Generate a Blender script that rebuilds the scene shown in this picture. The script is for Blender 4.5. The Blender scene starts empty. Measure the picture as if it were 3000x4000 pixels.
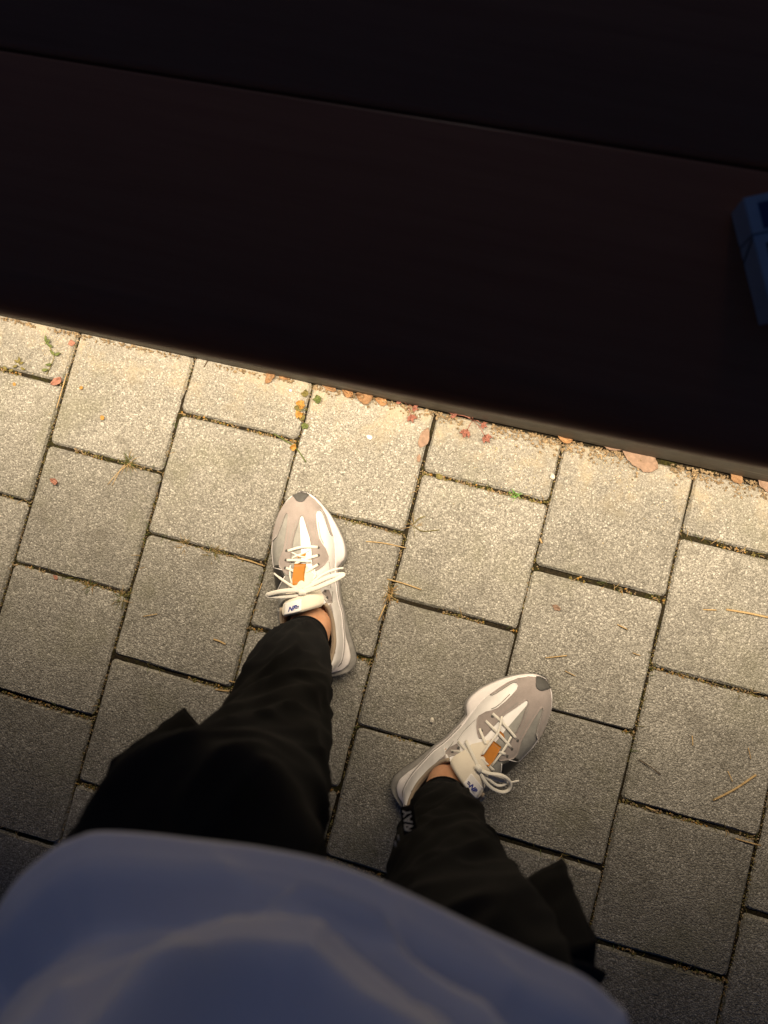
import bpy, bmesh, math, random
from mathutils import Vector, Matrix, noise
from mathutils.geometry import delaunay_2d_cdt

scene = bpy.context.scene
C = scene.collection
R = math.radians

# ------------------------------------------------------------------ camera
# phone held in front of the belly, looking straight down (1.09 m above the pavers)
RX = Vector((0.96493235, 0.25017391, -0.07948948))
RY = Vector((0.24360645, -0.96624294, -0.08384799))
RZ = Vector((-0.09778273, 0.06154348, -0.99330304))
CP = Vector((0.86678232, -0.14232556, 1.09059426))
cam_d = bpy.data.cameras.new('camera')
cam = bpy.data.objects.new('camera', cam_d); C.objects.link(cam)
m = Matrix((RX, -RY, -RZ)).transposed().to_4x4(); m.translation = CP
cam.matrix_world = m
cam_d.sensor_fit = 'HORIZONTAL'; cam_d.sensor_width = 36; cam_d.lens = 2770/3000*36
cam_d.clip_start = .01; cam_d.clip_end = 500
cam_d.dof.use_dof = True; cam_d.dof.focus_distance = 1.03; cam_d.dof.aperture_fstop = 5.6
scene.camera = cam

# ------------------------------------------------------------------ night sky
world = bpy.data.worlds.new('World'); scene.world = world; world.use_nodes = True
wn = world.node_tree.nodes; wl = world.node_tree.links
bg = wn['Background']; sky = wn.new('ShaderNodeTexSky'); sky.sky_type = 'NISHITA'; sky.sun_disc = False
sky.sun_elevation = R(-0.6); sky.sun_rotation = R(-12); sky.altitude = 100; sky.dust_density = 0.4; sky.ozone_density = 3.4
wl.new(sky.outputs[0], bg.inputs[0]); bg.inputs[1].default_value = 0.195
sun_d = bpy.data.lights.new('front_fill', 'SUN'); sun_d.energy = 0.12; sun_d.angle = R(8); sun_d.color = (1, .88, .80)  # added low fill from the bench side, brightens the shirt front
sun = bpy.data.objects.new('front_fill', sun_d); C.objects.link(sun)
sun.rotation_euler = (R(-85), 0, R(8)); sun.location = (0, 0, 6)

scene.view_settings.view_transform = 'Standard'; scene.view_settings.look = 'None'
scene.view_settings.exposure = 0; scene.view_settings.gamma = 1
scene.render.engine = 'CYCLES'
try: scene.cycles.use_denoising = True
except Exception: pass

# ------------------------------------------------------------------ helpers
def G(px, py, z=0.0):
    """survey: photograph pixel (3000 x 4000) -> the place it shows at height z"""
    d = RX*((px-1500)/2770)+RY*((py-2000)/2770)+RZ
    return CP+d*((z-CP.z)/d.z)

def mesh(verts, faces, smooth=True):
    me = bpy.data.meshes.new('m'); me.from_pydata([tuple(v) for v in verts], [], faces)
    me.validate(); me.update()
    if smooth: me.polygons.foreach_set('use_smooth', [True]*len(me.polygons))
    return me
def obj(name, me, mat=None, parent=None):
    o = bpy.data.objects.new(name, me); C.objects.link(o)
    if mat is not None and me is not None:
        for k in (mat if isinstance(mat, (list, tuple)) else [mat]): me.materials.append(k)
    if parent: o.parent = parent
    return o
def mk(name, verts, faces, mat, parent=None, smooth=True): return obj(name, mesh(verts, faces, smooth), mat, parent)
def empty(name, loc=(0, 0, 0), rz=0, parent=None):
    o = bpy.data.objects.new(name, None); C.objects.link(o); o.location = loc; o.rotation_euler = (0, 0, rz)
    o.empty_display_size = .05
    if parent: o.parent = parent
    return o
def tag(o, label, cat, group=None):
    o['label'] = label; o['category'] = cat
    if group: o['group'] = group
    return o
def structure(o): o['kind'] = 'structure'; return o
def stuff(o): o['kind'] = 'stuff'; return o

class B:
    """collects pieces of ONE mesh"""
    def __init__(s): s.v = []; s.f = []
    def add(s, v, f):
        o = len(s.v); s.v += [Vector(p) for p in v]; s.f += [tuple(i+o for i in q) for q in f]
    def box(s, c, h, M=None):
        v = [Vector((x*h[0], y*h[1], z*h[2])) for z in (-1, 1) for y in (-1, 1) for x in (-1, 1)]
        if M: v = [M @ p for p in v]
        s.add([Vector(c)+p for p in v], [(0, 2, 3, 1), (4, 5, 7, 6), (0, 1, 5, 4), (2, 6, 7, 3), (0, 4, 6, 2), (1, 3, 7, 5)])
    def build(s, name, mat, parent=None, smooth=True): return mk(name, s.v, s.f, mat, parent, smooth)

def catmull(pts, n=6):
    P = [Vector(p) for p in pts]
    if len(P) < 3:
        return [P[0].lerp(P[-1], i/n) for i in range(n+1)]
    out = []
    for i in range(len(P)-1):
        a = P[i-1] if i else P[0]*2-P[1]; b = P[i]; c = P[i+1]; d = P[i+2] if i+2 < len(P) else P[-1]*2-P[-2]
        for k in range(n):
            t = k/n
            out.append(.5*((2*b)+(c-a)*t+(2*a-5*b+4*c-d)*t*t+(3*b-a-3*c+d)*t**3))
    out.append(P[-1]); return out
def ribbon(pts, w, t, seg=8, n=5, up=Vector((0, 0, 1)), taper=None):
    """a cord or strap of oval section along a smooth path"""
    path = catmull(pts, n); v = []; f = []; L = len(path)
    for i, p in enumerate(path):
        a = path[max(i-1, 0)]; b = path[min(i+1, L-1)]; tg = (b-a).normalized()
        sd = tg.cross(up)
        sd = sd.normalized() if sd.length > 1e-5 else Vector((1, 0, 0))
        nm = sd.cross(tg)
        k = taper(i/(L-1)) if taper else 1
        for j in range(seg):
            q = 2*math.pi*j/seg
            v.append(p+sd*(math.cos(q)*w/2*k)+nm*(math.sin(q)*t/2*k))
    for i in range(L-1):
        for j in range(seg):
            f.append((i*seg+j, i*seg+(j+1) % seg, (i+1)*seg+(j+1) % seg, (i+1)*seg+j))
    f.append(tuple(range(seg-1, -1, -1))); f.append(tuple((L-1)*seg+j for j in range(seg)))
    return v, f

# ------------------------------------------------------------------ materials
class N:
    def __init__(s, name, rough=.7, spec=.3):
        s.m = bpy.data.materials.new(name); s.m.use_nodes = True; s.t = s.m.node_tree
        s.b = s.t.nodes['Principled BSDF']; s.set('Roughness', rough); s.set('Specular IOR Level', spec)
    def n(s, typ, **k):
        o = s.t.nodes.new('ShaderNode'+typ)
        for a, b in k.items():
            if a[0] == '_': o.inputs[int(a[1:]) if a[1:].isdigit() else a[1:]].default_value = b
            else: setattr(o, a, b)
        return o
    def l(s, a, b): s.t.links.new(a, b)
    def set(s, k, v):
        i = s.b.inputs[k]
        if hasattr(v, 'is_output'): s.l(v, i)
        else: i.default_value = v
    def pos(s): return s.n('NewGeometry').outputs['Position']
    def map(s, vec, scale):
        o = s.n('Mapping'); s.l(vec, o.inputs[0]); o.inputs[3].default_value = scale; return o.outputs[0]
    def noise(s, vec, scale, detail=3, rough=.55):
        o = s.n('TexNoise'); s.l(vec, o.inputs['Vector']); o.inputs['Scale'].default_value = scale
        o.inputs['Detail'].default_value = detail; o.inputs['Roughness'].default_value = rough; return o.outputs[0]
    def voro(s, vec, scale, feature='F1'):
        o = s.n('TexVoronoi'); o.feature = feature; s.l(vec, o.inputs['Vector']); o.inputs['Scale'].default_value = scale; return o
    def ramp(s, fac, stops, interp='LINEAR'):
        o = s.n('ValToRGB'); s.l(fac, o.inputs[0]); e = o.color_ramp.elements; o.color_ramp.interpolation = interp
        while len(e) < len(stops): e.new(.5)
        for k, (p, c) in enumerate(stops):
            e[k].position = p; e[k].color = (*c, 1) if len(c) == 3 else c
        return o.outputs[0]
    def mix(s, fac, a, b, mode='MIX'):
        o = s.n('Mix'); o.data_type = 'RGBA'; o.blend_type = mode
        for sock, v in ((o.inputs[0], fac), (o.inputs[6], a), (o.inputs[7], b)):
            if hasattr(v, 'is_output'): s.l(v, sock)
            else: sock.default_value = v if not isinstance(v, tuple) or len(v) == 4 else (*v, 1)
        return o.outputs[2]
    def math(s, op, a, b=0, clamp=False):
        o = s.n('Math'); o.operation = op; o.use_clamp = clamp
        for k, v in enumerate((a, b)):
            if hasattr(v, 'is_output'): s.l(v, o.inputs[k])
            else: o.inputs[k].default_value = v
        return o.outputs[0]
    def rng(s, v, a, b, c=0, d=1):
        o = s.n('MapRange'); o.interpolation_type = 'SMOOTHSTEP'; s.l(v, o.inputs[0])
        for k, x in enumerate((a, b, c, d)): o.inputs[k+1].default_value = x
        return o.outputs[0]
    def bump(s, h, strength, dist):
        o = s.n('Bump'); s.l(h, o.inputs['Height']); o.inputs['Strength'].default_value = strength; o.inputs['Distance'].default_value = dist
        s.l(o.outputs[0], s.b.inputs['Normal']); return o

def plain(name, col, rough=.7, spec=.3, var=.15, scale=60, bump=0, bscale=300, bdist=.0006, sheen=0):
    a = N(name, rough, spec); p = a.n('TexCoord').outputs['Object'] if False else a.pos()
    nz = a.noise(p, scale, 4)
    c0 = tuple(x*(1-var) for x in col); c1 = tuple(min(1, x*(1+var)) for x in col)
    a.set('Base Color', a.ramp(nz, [(.3, c0), (.7, c1)]))
    if bump: a.bump(a.noise(p, bscale, 3, .6), bump, bdist)
    if sheen: a.set('Sheen Weight', sheen)
    return a.m

def paver_material():
    a = N('exposed_aggregate_concrete', .82, .35); p = a.pos()
    warp = a.noise(p, 180, 2)
    v1 = a.voro(p, 430); v2 = a.voro(p, 900)
    rnd = a.n('SeparateColor'); a.l(v1.outputs['Color'], rnd.inputs[0])
    rnd2 = a.n('SeparateColor'); a.l(v2.outputs['Color'], rnd2.inputs[0])
    grain = a.ramp(rnd.outputs[0], [(0, (.105, .099, .088)), (.3, (.21, .202, .183)), (.68, (.29, .281, .258)), (.9, (.385, .373, .345)), (1, (.64, .625, .585))])
    fine = a.ramp(rnd2.outputs[1], [(0, (.14, .134, .118)), (.5, (.27, .262, .238)), (1, (.415, .405, .37))])
    col = a.mix(.42, grain, fine)
    # the dark cement seen between the grains
    pit = a.rng(v1.outputs['Distance'], .45, .75); col = a.mix(a.math('MULTIPLY', pit, .5), col, (.06, .054, .043))
    # wear: broad tone changes from slab to slab and across it
    oi = a.n('ObjectInfo'); slab = a.math('ADD', a.math('MULTIPLY', oi.outputs['Random'], .24), .85)
    big = a.math('ADD', a.math('MULTIPLY', a.noise(p, 9, 5, .65), .75), .62)
    k = a.math('MULTIPLY', slab, big)
    kc = a.n('CombineColor'); [a.l(k, kc.inputs[i]) for i in range(3)]
    col = a.mix(1.0, col, kc.outputs[0], 'MULTIPLY')
    st = a.rng(a.noise(p, 17, 6, .72), .52, .70); col = a.mix(a.math('MULTIPLY', st, .45), col, (.10, .092, .075))
    # greenish algae in patches
    alg = a.rng(a.noise(p, 6.5, 5, .65), .5, .72); col = a.mix(a.math('MULTIPLY', alg, .35), col, (.16, .16, .10))
    # yellowish sand washed up along the foot of the bench, thinning out over the first row
    sep = a.n('SeparateXYZ'); a.l(p, sep.inputs[0])
    near = a.rng(sep.outputs[1], -.02, .10)
    patch = a.rng(a.noise(p, 17, 5, .7), .44, .66)
    sand = a.math('MULTIPLY', near, patch)
    sandc = a.ramp(a.noise(p, 260, 3, .7), [(.3, (.25, .20, .12)), (.7, (.46, .395, .275))])
    col = a.mix(a.math('MULTIPLY', sand, .6), col, sandc)
    film = a.math('MULTIPLY', a.rng(sep.outputs[1], .02, .11), .4)
    col = a.mix(film, col, (.31, .285, .245))
    # pale lime blooms
    lime = a.rng(a.noise(p, 31, 4, .6), .67, .76); col = a.mix(a.math('MULTIPLY', lime, .35), col, (.55, .52, .46))
    a.set('Base Color', col)
    h = a.math('SUBTRACT', a.math('MULTIPLY', rnd.outputs[1], .55), a.math('MULTIPLY', v1.outputs['Distance'], 1.25))
    h = a.math('SUBTRACT', h, a.math('MULTIPLY', v2.outputs['Distance'], .45))
    h = a.math('MULTIPLY', h, a.math('SUBTRACT', 1.0, a.math('MULTIPLY', a.math('MAXIMUM', sand, film), .7)))
    a.bump(h, .66, .0019)
    return a.m

def soil_material():
    a = N('joint_soil', .95, .1); p = a.pos()
    n1 = a.noise(p, 25, 5, .7); n2 = a.noise(p, 240, 4, .7); n3 = a.noise(p, 9, 3)
    col = a.ramp(n2, [(.3, (.008, .0065, .005)), (.6, (.028, .022, .014)), (.8, (.09, .07, .04))])
    moss = a.ramp(n2, [(.3, (.012, .012, .004)), (.65, (.045, .042, .012)), (.85, (.12, .11, .035))])
    col = a.mix(a.rng(a.math('ADD', n1, a.math('MULTIPLY', n3, .3)), .62, .85), col, moss)
    a.set('Base Color', col); a.bump(n2, 1, .004); return a.m

def wood_material():
    a = N('dark_stained_wood', .4, .1); p = a.pos()
    q = a.map(p, (3, 60, 60)); g = a.noise(q, 1.6, 6, .65); f = a.noise(a.map(p, (12, 420, 420)), 1, 4, .6)
    a.set('Base Color', a.ramp(a.math('ADD', a.math('MULTIPLY', g, .7), a.math('MULTIPLY', f, .3)), [(.3, (.30, .105, .05)), (.7, (.37, .135, .066))]))
    a.set('Roughness', a.rng(g, .3, .7, .30, .52)); a.bump(f, .2, .0005); return a.m

def panel_material():
    a = N('grey_bench_panel', .55, .4); p = a.pos()
    s = a.noise(a.map(p, (5, 40, 60)), 1, 5, .7)
    g = a.noise(p, 150, 3)
    col = a.ramp(s, [(.35, (.030, .026, .022)), (.6, (.065, .058, .05)), (.74, (.34, .325, .295))])
    a.set('Base Color', a.mix(.3, col, a.ramp(g, [(.3, (.025, .022, .018)), (.7, (.09, .083, .073))]))); a.bump(g, .3, .0006); return a.m

def leather(name, col, rough=.5): return plain(name, col, rough, .35, .06, 40, .25, 900, .0004)
def suede_material():
    a = N('taupe_suede', .92, .1); p = a.pos()
    n1 = a.noise(p, 900, 3, .7); n2 = a.noise(p, 55, 3)
    a.set('Base Color', a.ramp(a.math('ADD', a.math('MULTIPLY', n1, .5), a.math('MULTIPLY', n2, .5)), [(.3, (.235, .205, .20)), (.7, (.34, .30, .295))]))
    a.set('Sheen Weight', .4); a.bump(n1, .3, .0005); return a.m
def nylon_material():
    a = N('grey_nylon', .6, .3); p = a.pos()
    w = a.n('TexWave'); a.l(p, w.inputs[0]); w.inputs['Scale'].default_value = 420; w.inputs['Distortion'].default_value = 1.5
    n1 = a.noise(p, 120, 4)
    a.set('Base Color', a.ramp(a.math('ADD', a.math('MULTIPLY', w.outputs['Fac'], .35), a.math('MULTIPLY', n1, .65)), [(.3, (.21, .21, .205)), (.7, (.335, .335, .325))]))
    a.bump(w.outputs['Fac'], .3, .0004); return a.m
def cloth(name, c0, c1, scale=900, rough=.95, sheen=.15, bump=.35, dist=.0004):
    a = N(name, rough, .12); p = a.pos(); n1 = a.noise(p, scale, 3, .7); n2 = a.noise(p, 12, 3)
    a.set('Base Color', a.ramp(a.math('ADD', a.math('MULTIPLY', n1, .4), a.math('MULTIPLY', n2, .6)), [(.3, c0), (.7, c1)]))
    a.set('Sheen Weight', sheen); a.bump(n1, bump, dist); return a.m
def skin_material():
    a = N('skin', .5, .4); p = a.pos(); n = a.noise(p, 60, 4); v = a.voro(p, 700)
    a.set('Base Color', a.ramp(n, [(.3, (.46, .235, .135)), (.7, (.58, .325, .20))]))
    a.set('Subsurface Weight', .12); a.set('Subsurface Radius', (.012, .005, .003)); a.set('Subsurface Scale', .5)
    a.bump(v.outputs['Distance'], .15, .0004); return a.m

M = dict(
    paver=paver_material(), soil=soil_material(), wood=wood_material(), panel=panel_material(),
    white=leather('white_leather', (.78, .77, .79)), midsole=plain('white_foam', (.74, .71, .73), .6, .3, .05, 30, .15, 500),
    outsole=plain('grey_rubber', (.20, .195, .19), .75, .3, .2, 80, .3, 400), bumper=plain('charcoal_rubber', (.075, .075, .075), .65, .35, .2, 80, .3, 500),
    suede=suede_material(), nylon=nylon_material(), lining=cloth('beige_lining', (.25, .2, .15), (.4, .33, .26)),
    black=leather('black_leather', (.02, .02, .021), .45), lace=cloth('white_lace', (.66, .64, .59), (.82, .80, .75), 1400, .85, .2, .5, .0006),
    orange=plain('tan_leather_tab', (.44, .165, .018), .6, .3, .12, 90, .3, 700), cream=cloth('cream_tongue', (.62, .57, .49), (.76, .71, .63)),
    blue=plain('navy_print', (.035, .05, .26), .6, .3), skin=skin_material(),
    trousers=cloth('black_jersey', (.0040, .0043, .0052), (.0072, .0076, .0090), 700, .9, .01),
    tape=plain('black_tape', (.008, .008, .009), .7, .2), print_white=plain('white_print', (.75, .74, .7), .7, .2),
    shirt=cloth('pale_blue_cotton', (.74, .76, .84), (.83, .84, .90), 1100, 1.0, .0, .3, .0003),
)

# ------------------------------------------------------------------ ground and pavement
random.seed(7)
g = mk('ground', [(-60, -60, -.0095), (60, -60, -.0095), (60, 60, -.0095), (-60, 60, -.0095)], [(0, 1, 2, 3)], M['soil'], smooth=False); structure(g)
# a slightly lumpy bed of soil in the joints near the camera
bv = []; bf = []; nx, ny = 260, 170; x0, x1, y0, y1 = -.45, 1.95, -1.2, .14
for j in range(ny+1):
    for i in range(nx+1):
        x = x0+(x1-x0)*i/nx; y = y0+(y1-y0)*j/ny
        h = noise.noise((x*14, y*14, 1))*.0035+noise.noise((x*70, y*70, 4))*.0022
        bv.append((x, y, -.0054+h))
for j in range(ny):
    for i in range(nx): a = j*(nx+1)+i; bf.append((a, a+1, a+nx+2, a+nx+1))
bed = mk('joint_soil', bv, bf, M['soil']); structure(bed)

S = .2
def paver_mesh(w, l, seed):
    """slab with uneven arrises: side, worn bevel, top"""
    rr = random.Random(seed); hx, hy = w/2, l/2; ring = []
    rc = .005+rr.random()*.004
    for cx, cy, a0 in ((1, 1, 0), (-1, 1, 90), (-1, -1, 180), (1, -1, 270)):
        for a in (0, 45, 90):
            t = R(a0+a); ring.append((cx*(hx-rc)+rc*math.cos(t), cy*(hy-rc)+rc*math.sin(t)))
        nxt = {(1, 1): (0, 1), (-1, 1): (-1, 0), (-1, -1): (0, -1), (1, -1): (1, 0)}[(cx, cy)]
        for k in (-.5, 0, .5):
            j = rr.uniform(-.0009, .0006)
            if nxt[0] == 0: ring.append((-cx*0+(hx*.8)*(-k if nxt[1] > 0 else k)*2*.5*1.0, nxt[1]*(hy+j)))
            else: ring.append((nxt[0]*(hx+j), (hy*.8)*(-k if nxt[0] < 0 else k)*2*.5))
    n = len(ring); v = []
    for x, y in ring: v.append((x, y, -.05))
    for x, y in ring: v.append((x, y, -.0035-rr.random()*.001))
    for x, y in ring:
        b = .0022+rr.random()*.0018; L_ = math.hypot(x, y)
        v.append((x-math.copysign(min(b, abs(x)), x)*(abs(x) > hx*.9), y-math.copysign(min(b, abs(y)), y)*(abs(y) > hy*.9), 0))
    f = [tuple(range(2*n, 3*n))]
    for r in range(2):
        for i in range(n): f.append((r*n+i, r*n+(i+1) % n, (r+1)*n+(i+1) % n, (r+1)*n+i))
    me = mesh(v, f, False); me.materials.append(M['paver']); return me
full = [paver_mesh(.1965, .1943, k) for k in range(8)]
half = [paver_mesh(.1965, .0955, 20+k) for k in range(4)]
pav = structure(empty('pavement'))
def lay(c, v0, v1, hidden=None):
    is_half = v1-v0 < .75
    me = random.choice(half if is_half else full)
    loc = Vector(((c+.5)*S+random.uniform(-.0012, .0012), -(v0+v1)/2*S+random.uniform(-.0015, .0015), random.uniform(-.0012, .0012)))
    rot = (R(random.uniform(-.35, .35)), R(random.uniform(-.35, .35)), R(random.uniform(-.45, .45))+(math.pi if random.random() < .5 else 0))
    return me, loc, rot
far = B()
for c in range(-14, 22):
    v = -.5
    first = True
    while v < 14:
        step = .5 if (first and c % 2 == 0) else 1.0
        first = False
        me, loc, rot = lay(c, v, v+step)
        near_ = -3 <= c <= 10 and v < 6
        if near_:
            o = obj('paver', me, None, pav); o.location = loc; o.rotation_euler = rot
        else:
            mw = Matrix.LocRotScale(loc, __import__('mathutils').Euler(rot), None)
            far.add([mw @ q.co for q in me.vertices], [tuple(p.vertices) for p in me.polygons])
        v += step
stuff(far.build('paver_field', M['paver'], pav, False))

# ------------------------------------------------------------------ bench with a light under its seat
bench = empty('bench', (.9, .100, 0), R(1.05))
tag(bench, 'long dark brown wooden bench lit from under its seat', 'bench')
def board(name, ya, yb, z0, z1, r, tilt=0.0, tb=0.0):
    prof = []
    for cy, cz, a0 in ((ya+r, z1-r, 180), (yb-.004, z1-.004, 90), (yb-.004, z0+.004, 0), (ya+r, z0+r, -90)):
        rad = r if a0 in (180, -90) else .004
        for k in range(9 if rad > .01 else 4):
            t = R(a0-90*k/((9 if rad > .01 else 4)-1)); prof.append((cy+rad*math.cos(t)*(1.0 if rad > .01 else 1), cz+rad*math.sin(t)))
    n = len(prof); v = []; f = []; NX = 64
    for i in range(NX+1):
        x = -1.9+3.8*i/NX
        for (y, z) in prof:
            rear = (y-ya)/(yb-ya)
            yy = y+x*(tilt*rear+tb*(1-rear))+noise.noise((x*2.3, y*3, z))*.0006
            v.append((x, yy, z+noise.noise((x*1.7, y*5, 3))*.0008))
    for i in range(NX):
        for j in range(n): f.append((i*n+j, (i+1)*n+j, (i+1)*n+(j+1) % n, i*n+(j+1) % n))
    f.append(tuple(range(n))); f.append(tuple(NX*n+j for j in range(n-1, -1, -1)))
    return mk(name, v, f, M['wood'], bench)
board('seat_board', -.1090, .1062, .500, .560, .0298, .018, .014)
board('seat_board', .1092, .335, .517, .5602, .004, .018, .018)
board('seat_board', .3415, .56, .517, .559, .004, .018, .018)
b = B(); b.box((0, .012, .250), (1.86, .012, .243)); b.build('front_panel', M['panel'], bench, False)
b = B(); b.box((0, .035, .005), (1.84, .010, .008)); b.build('plinth', M['black'], bench, False)
b = B(); b.box((0, .49, .25), (1.86, .02, .26)); b.build('rear_panel', M['panel'], bench, False)
for sx in (-1, 1):
    b = B(); b.box((sx*1.85, .2475, .258), (.02, .2215, .2515)); b.build('end_panel', M['panel'], bench, False)
b = B(); b.box((-.55, -.040, .4955), (1.33, .008, .0035)); b.build('light_rail', M['panel'], bench, False)
led = N('warm_light_strip', .5); led.set('Emission Color', (1, .83, .59, 1)); led.set('Emission Strength', 6.0)
b = B(); b.box((-.55, -.040, .4905), (1.32, .0055, .001)); b.build('light_strip', led.m, bench, False)
ld = bpy.data.lights.new('light_strip_lamp', 'AREA'); ld.shape = 'RECTANGLE'; ld.size = 2.6; ld.size_y = .012; ld.energy = 18.5; ld.color = (1, .805, .555); ld.spread = R(124)
lo = bpy.data.objects.new('light_strip_lamp', ld); C.objects.link(lo); lo.parent = bench; lo.location = (-.55, -.040, .4885); lo.rotation_euler = (0, 0, 0)

# ------------------------------------------------------------------ cigarette pack on the bench
pk = empty('cigarette_pack', (1.0112, .172, .5605), 0)
ang = math.atan2(-.081, .038)
pk.rotation_euler = (0, 0, ang+math.pi/2)       # local -y runs down the pack, +x across its face
tag(pk, 'small closed card cigarette pack lying face up on the bench, cut off at right', 'pack')
card = plain('pale_blue_grey_card', (.42, .43, .45), .4, .45, .1, 40)
side_m = plain('grey_card_side', (.30, .30, .31), .4, .45, .1, 60)
ink = plain('dark_blue_ink', (.035, .045, .12), .4, .4, .2, 60); inkk = plain('black_ink', (.01, .01, .012), .4, .4)
def rbox(name, x0, x1, y0, y1, z0, z1, r, mat, parent):
    bm = bmesh.new(); bmesh.ops.create_cube(bm, size=1)
    for q in bm.verts: q.co = Vector(((x0+x1)/2+q.co.x*(x1-x0), (y0+y1)/2+q.co.y*(y1-y0), (z0+z1)/2+q.co.z*(z1-z0)))
    bmesh.ops.bevel(bm, geom=bm.edges[:], offset=r, segments=2, affect='EDGES')
    me = bpy.data.meshes.new('m'); bm.to_mesh(me); bm.free(); return obj(name, me, mat, parent)
rbox('box', 0, .055, -.0885, -.0287, 0, .022, .0005, card, pk)
lid = rbox('lid', -.0003, .0553, -.0280, 0, .0002, .0224, .0006, card, pk)
rbox('top_print', .0085, .047, -.0255, -.006, .0223, .02262, .0001, ink, lid)
fr = rbox('warning_frame', .0075, .0475, -.084, -.036, .0219, .02222, .0001, inkk, pk)
rbox('warning_panel', .0098, .0452, -.058, -.0385, .0221, .02242, .0001, card, fr)
rbox('warning_panel', .0098, .0452, -.0815, -.061, .0221, .02242, .0001, ink, fr)
b = B(); b.add([(-.0006, -.030, .0215), (-.0006, -.0395, .001), (-.0006, -.0405, .001), (-.0006, -.031, .0215), (.0002, -.030, .0215), (.0002, -.0395, .001), (.0002, -.0405, .001), (.0002, -.031, .0215)],
    [(0, 1, 2, 3), (4, 7, 6, 5), (0, 4, 5, 1), (2, 6, 7, 3)]); b.build('lid_seam', inkk, pk, False)

# ------------------------------------------------------------------ person: shoes, trousers, shirt
person = empty('person', (.83, -.40, 0))
tag(person, 'standing person in black cargo joggers, pale blue shirt and white grey sneakers', 'person')
def place(o): o.matrix_parent_inverse = person.matrix_basis.inverted() if False else Matrix.Translation((-.83, .40, 0)); return o

def ip(t, pts):
    # smooth (cosine-free monotone) piecewise interpolation
    if t <= pts[0][0]: return pts[0][1]
    if t >= pts[-1][0]: return pts[-1][1]
    n = len(pts)
    for i in range(n-1):
        x0, y0 = pts[i]; x1, y1 = pts[i+1]
        if x0 <= t <= x1:
            h = x1-x0; u = (t-x0)/h; d = (y1-y0)/h
            def tan(k):
                if k == 0 or k == n-1: 
                    j = 0 if k == 0 else n-2
                    return (pts[j+1][1]-pts[j][1])/(pts[j+1][0]-pts[j][0])
                a = (pts[k][1]-pts[k-1][1])/(pts[k][0]-pts[k-1][0]); b = (pts[k+1][1]-pts[k][1])/(pts[k+1][0]-pts[k][0])
                return 0.0 if a*b <= 0 else 2*a*b/(a+b)
            m0, m1 = tan(i), tan(i+1)
            return (2*u**3-3*u*u+1)*y0+(u**3-2*u*u+u)*h*m0+(-2*u**3+3*u*u)*y1+(u**3-u*u)*h*m1
# shoe profile, millimetres: y runs heel (0) to toe (283), x positive on the big-toe side
UM = [(6,0),(9,20),(14,28),(30,39.5),(60,44.5),(90,44.5),(120,40.5),(150,40),(175,42.5),(195,44),(215,42.5),(235,37.5),(255,30),(268,21.5),(276,13),(281,0)]
UL = [(6,0),(9,20),(14,28),(30,39),(60,43.5),(90,45),(120,47.5),(150,50),(175,51.5),(195,52),(215,49.5),(235,44),(255,35),(268,25),(276,15.5),(281,0)]
ZB = [(0,34),(60,31),(120,27),(180,25),(240,24),(283,27)]
HT = [(100,106),(115,101),(130,93),(160,80),(190,69),(220,61),(245,55),(262,49),(274,41),(281,31)]
ZC = [(6,97),(20,90),(40,74),(65,68),(90,74),(115,90)]      # collar rim height
XR = [(6,2),(14,17),(30,29),(60,36.5),(90,37),(115,31)]       # collar rim half width
YO = 112.0
PP = [(112,1.75),(160,1.95),(210,2.3),(281,2.4)]
def surf(x, y):
    w = ip(y, UM) if x >= 0 else ip(y, UL)
    zb = ip(y, ZB); a = abs(x)
    if w < 1e-6: return zb
    if y >= YO:
        s = min(a/w, .9995); p = ip(y, PP)
        return zb+(ip(y, HT)-zb)*(1-s**p)**.5
    xr = min(ip(y, XR), w*.9); zc = ip(y, ZC)
    if a <= xr: return zc
    s = min((a-xr)/(w-xr), .9995)
    return zb+(zc-zb)*(1-s**2.2)**.5

LACE_L=[
  ('bar',5,[(-19.9, 193.3, 68.3), (-7.9, 195.6, 70.0), (6.7, 196.9, 69.6), (24.2, 194.4, 64.5)]),
  ('bar',5,[(23.6, 182.2, 68.0), (15.9, 180.7, 72.6), (6.2, 178.2, 76.1), (-3.9, 175.3, 77.5), (-9.2, 173.0, 77.7)]),
  ('bar',5,[(-21.6, 179.8, 73.0), (-11.1, 178.9, 76.3), (0.6, 176.5, 78.1), (14.5, 174.5, 76.1)]),
  ('bar',5,[(-23.4, 168.5, 74.0), (-17.1, 166.0, 77.6), (-10.2, 162.4, 80.9)]),
  ('bar',5,[(22.9, 168.9, 71.2), (15.2, 164.7, 77.3), (6.4, 159.9, 82.3)]),
  ('bar',3,[(-14.1, 190.8, 69.0), (-5.6, 185.5, 71.7), (5.9, 181.4, 73.0), (14.3, 182.7, 70.6)]),
  ('bar',3,[(12.6, 191.6, 68.6), (3.2, 187.5, 71.2), (-8.6, 184.4, 71.8), (-13.9, 182.1, 71.6)]),
  ('bar',3,[(-16.4, 172.3, 74.7), (-17.5, 156.8, 79.6), (-13.4, 145.1, 85.5), (-3.3, 134.4, 92.7)]),
  ('bar',5,[(3.0, 132.5, 96.5), (13.4, 131.3, 92.8), (23.1, 128.4, 85.1), (30.3, 120.4, 77.3)]),
  ('bar',5,[(1.2, 127.8, 97.0), (13.1, 128.3, 92.3), (24.0, 124.4, 83.8), (31.8, 116.2, 73.9)]),
  ('bar',4,[(17.6, 162.3, 75.7), (18.5, 153.0, 77.9), (10.6, 144.0, 86.1), (2.4, 133.8, 93.0)]),
]
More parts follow.
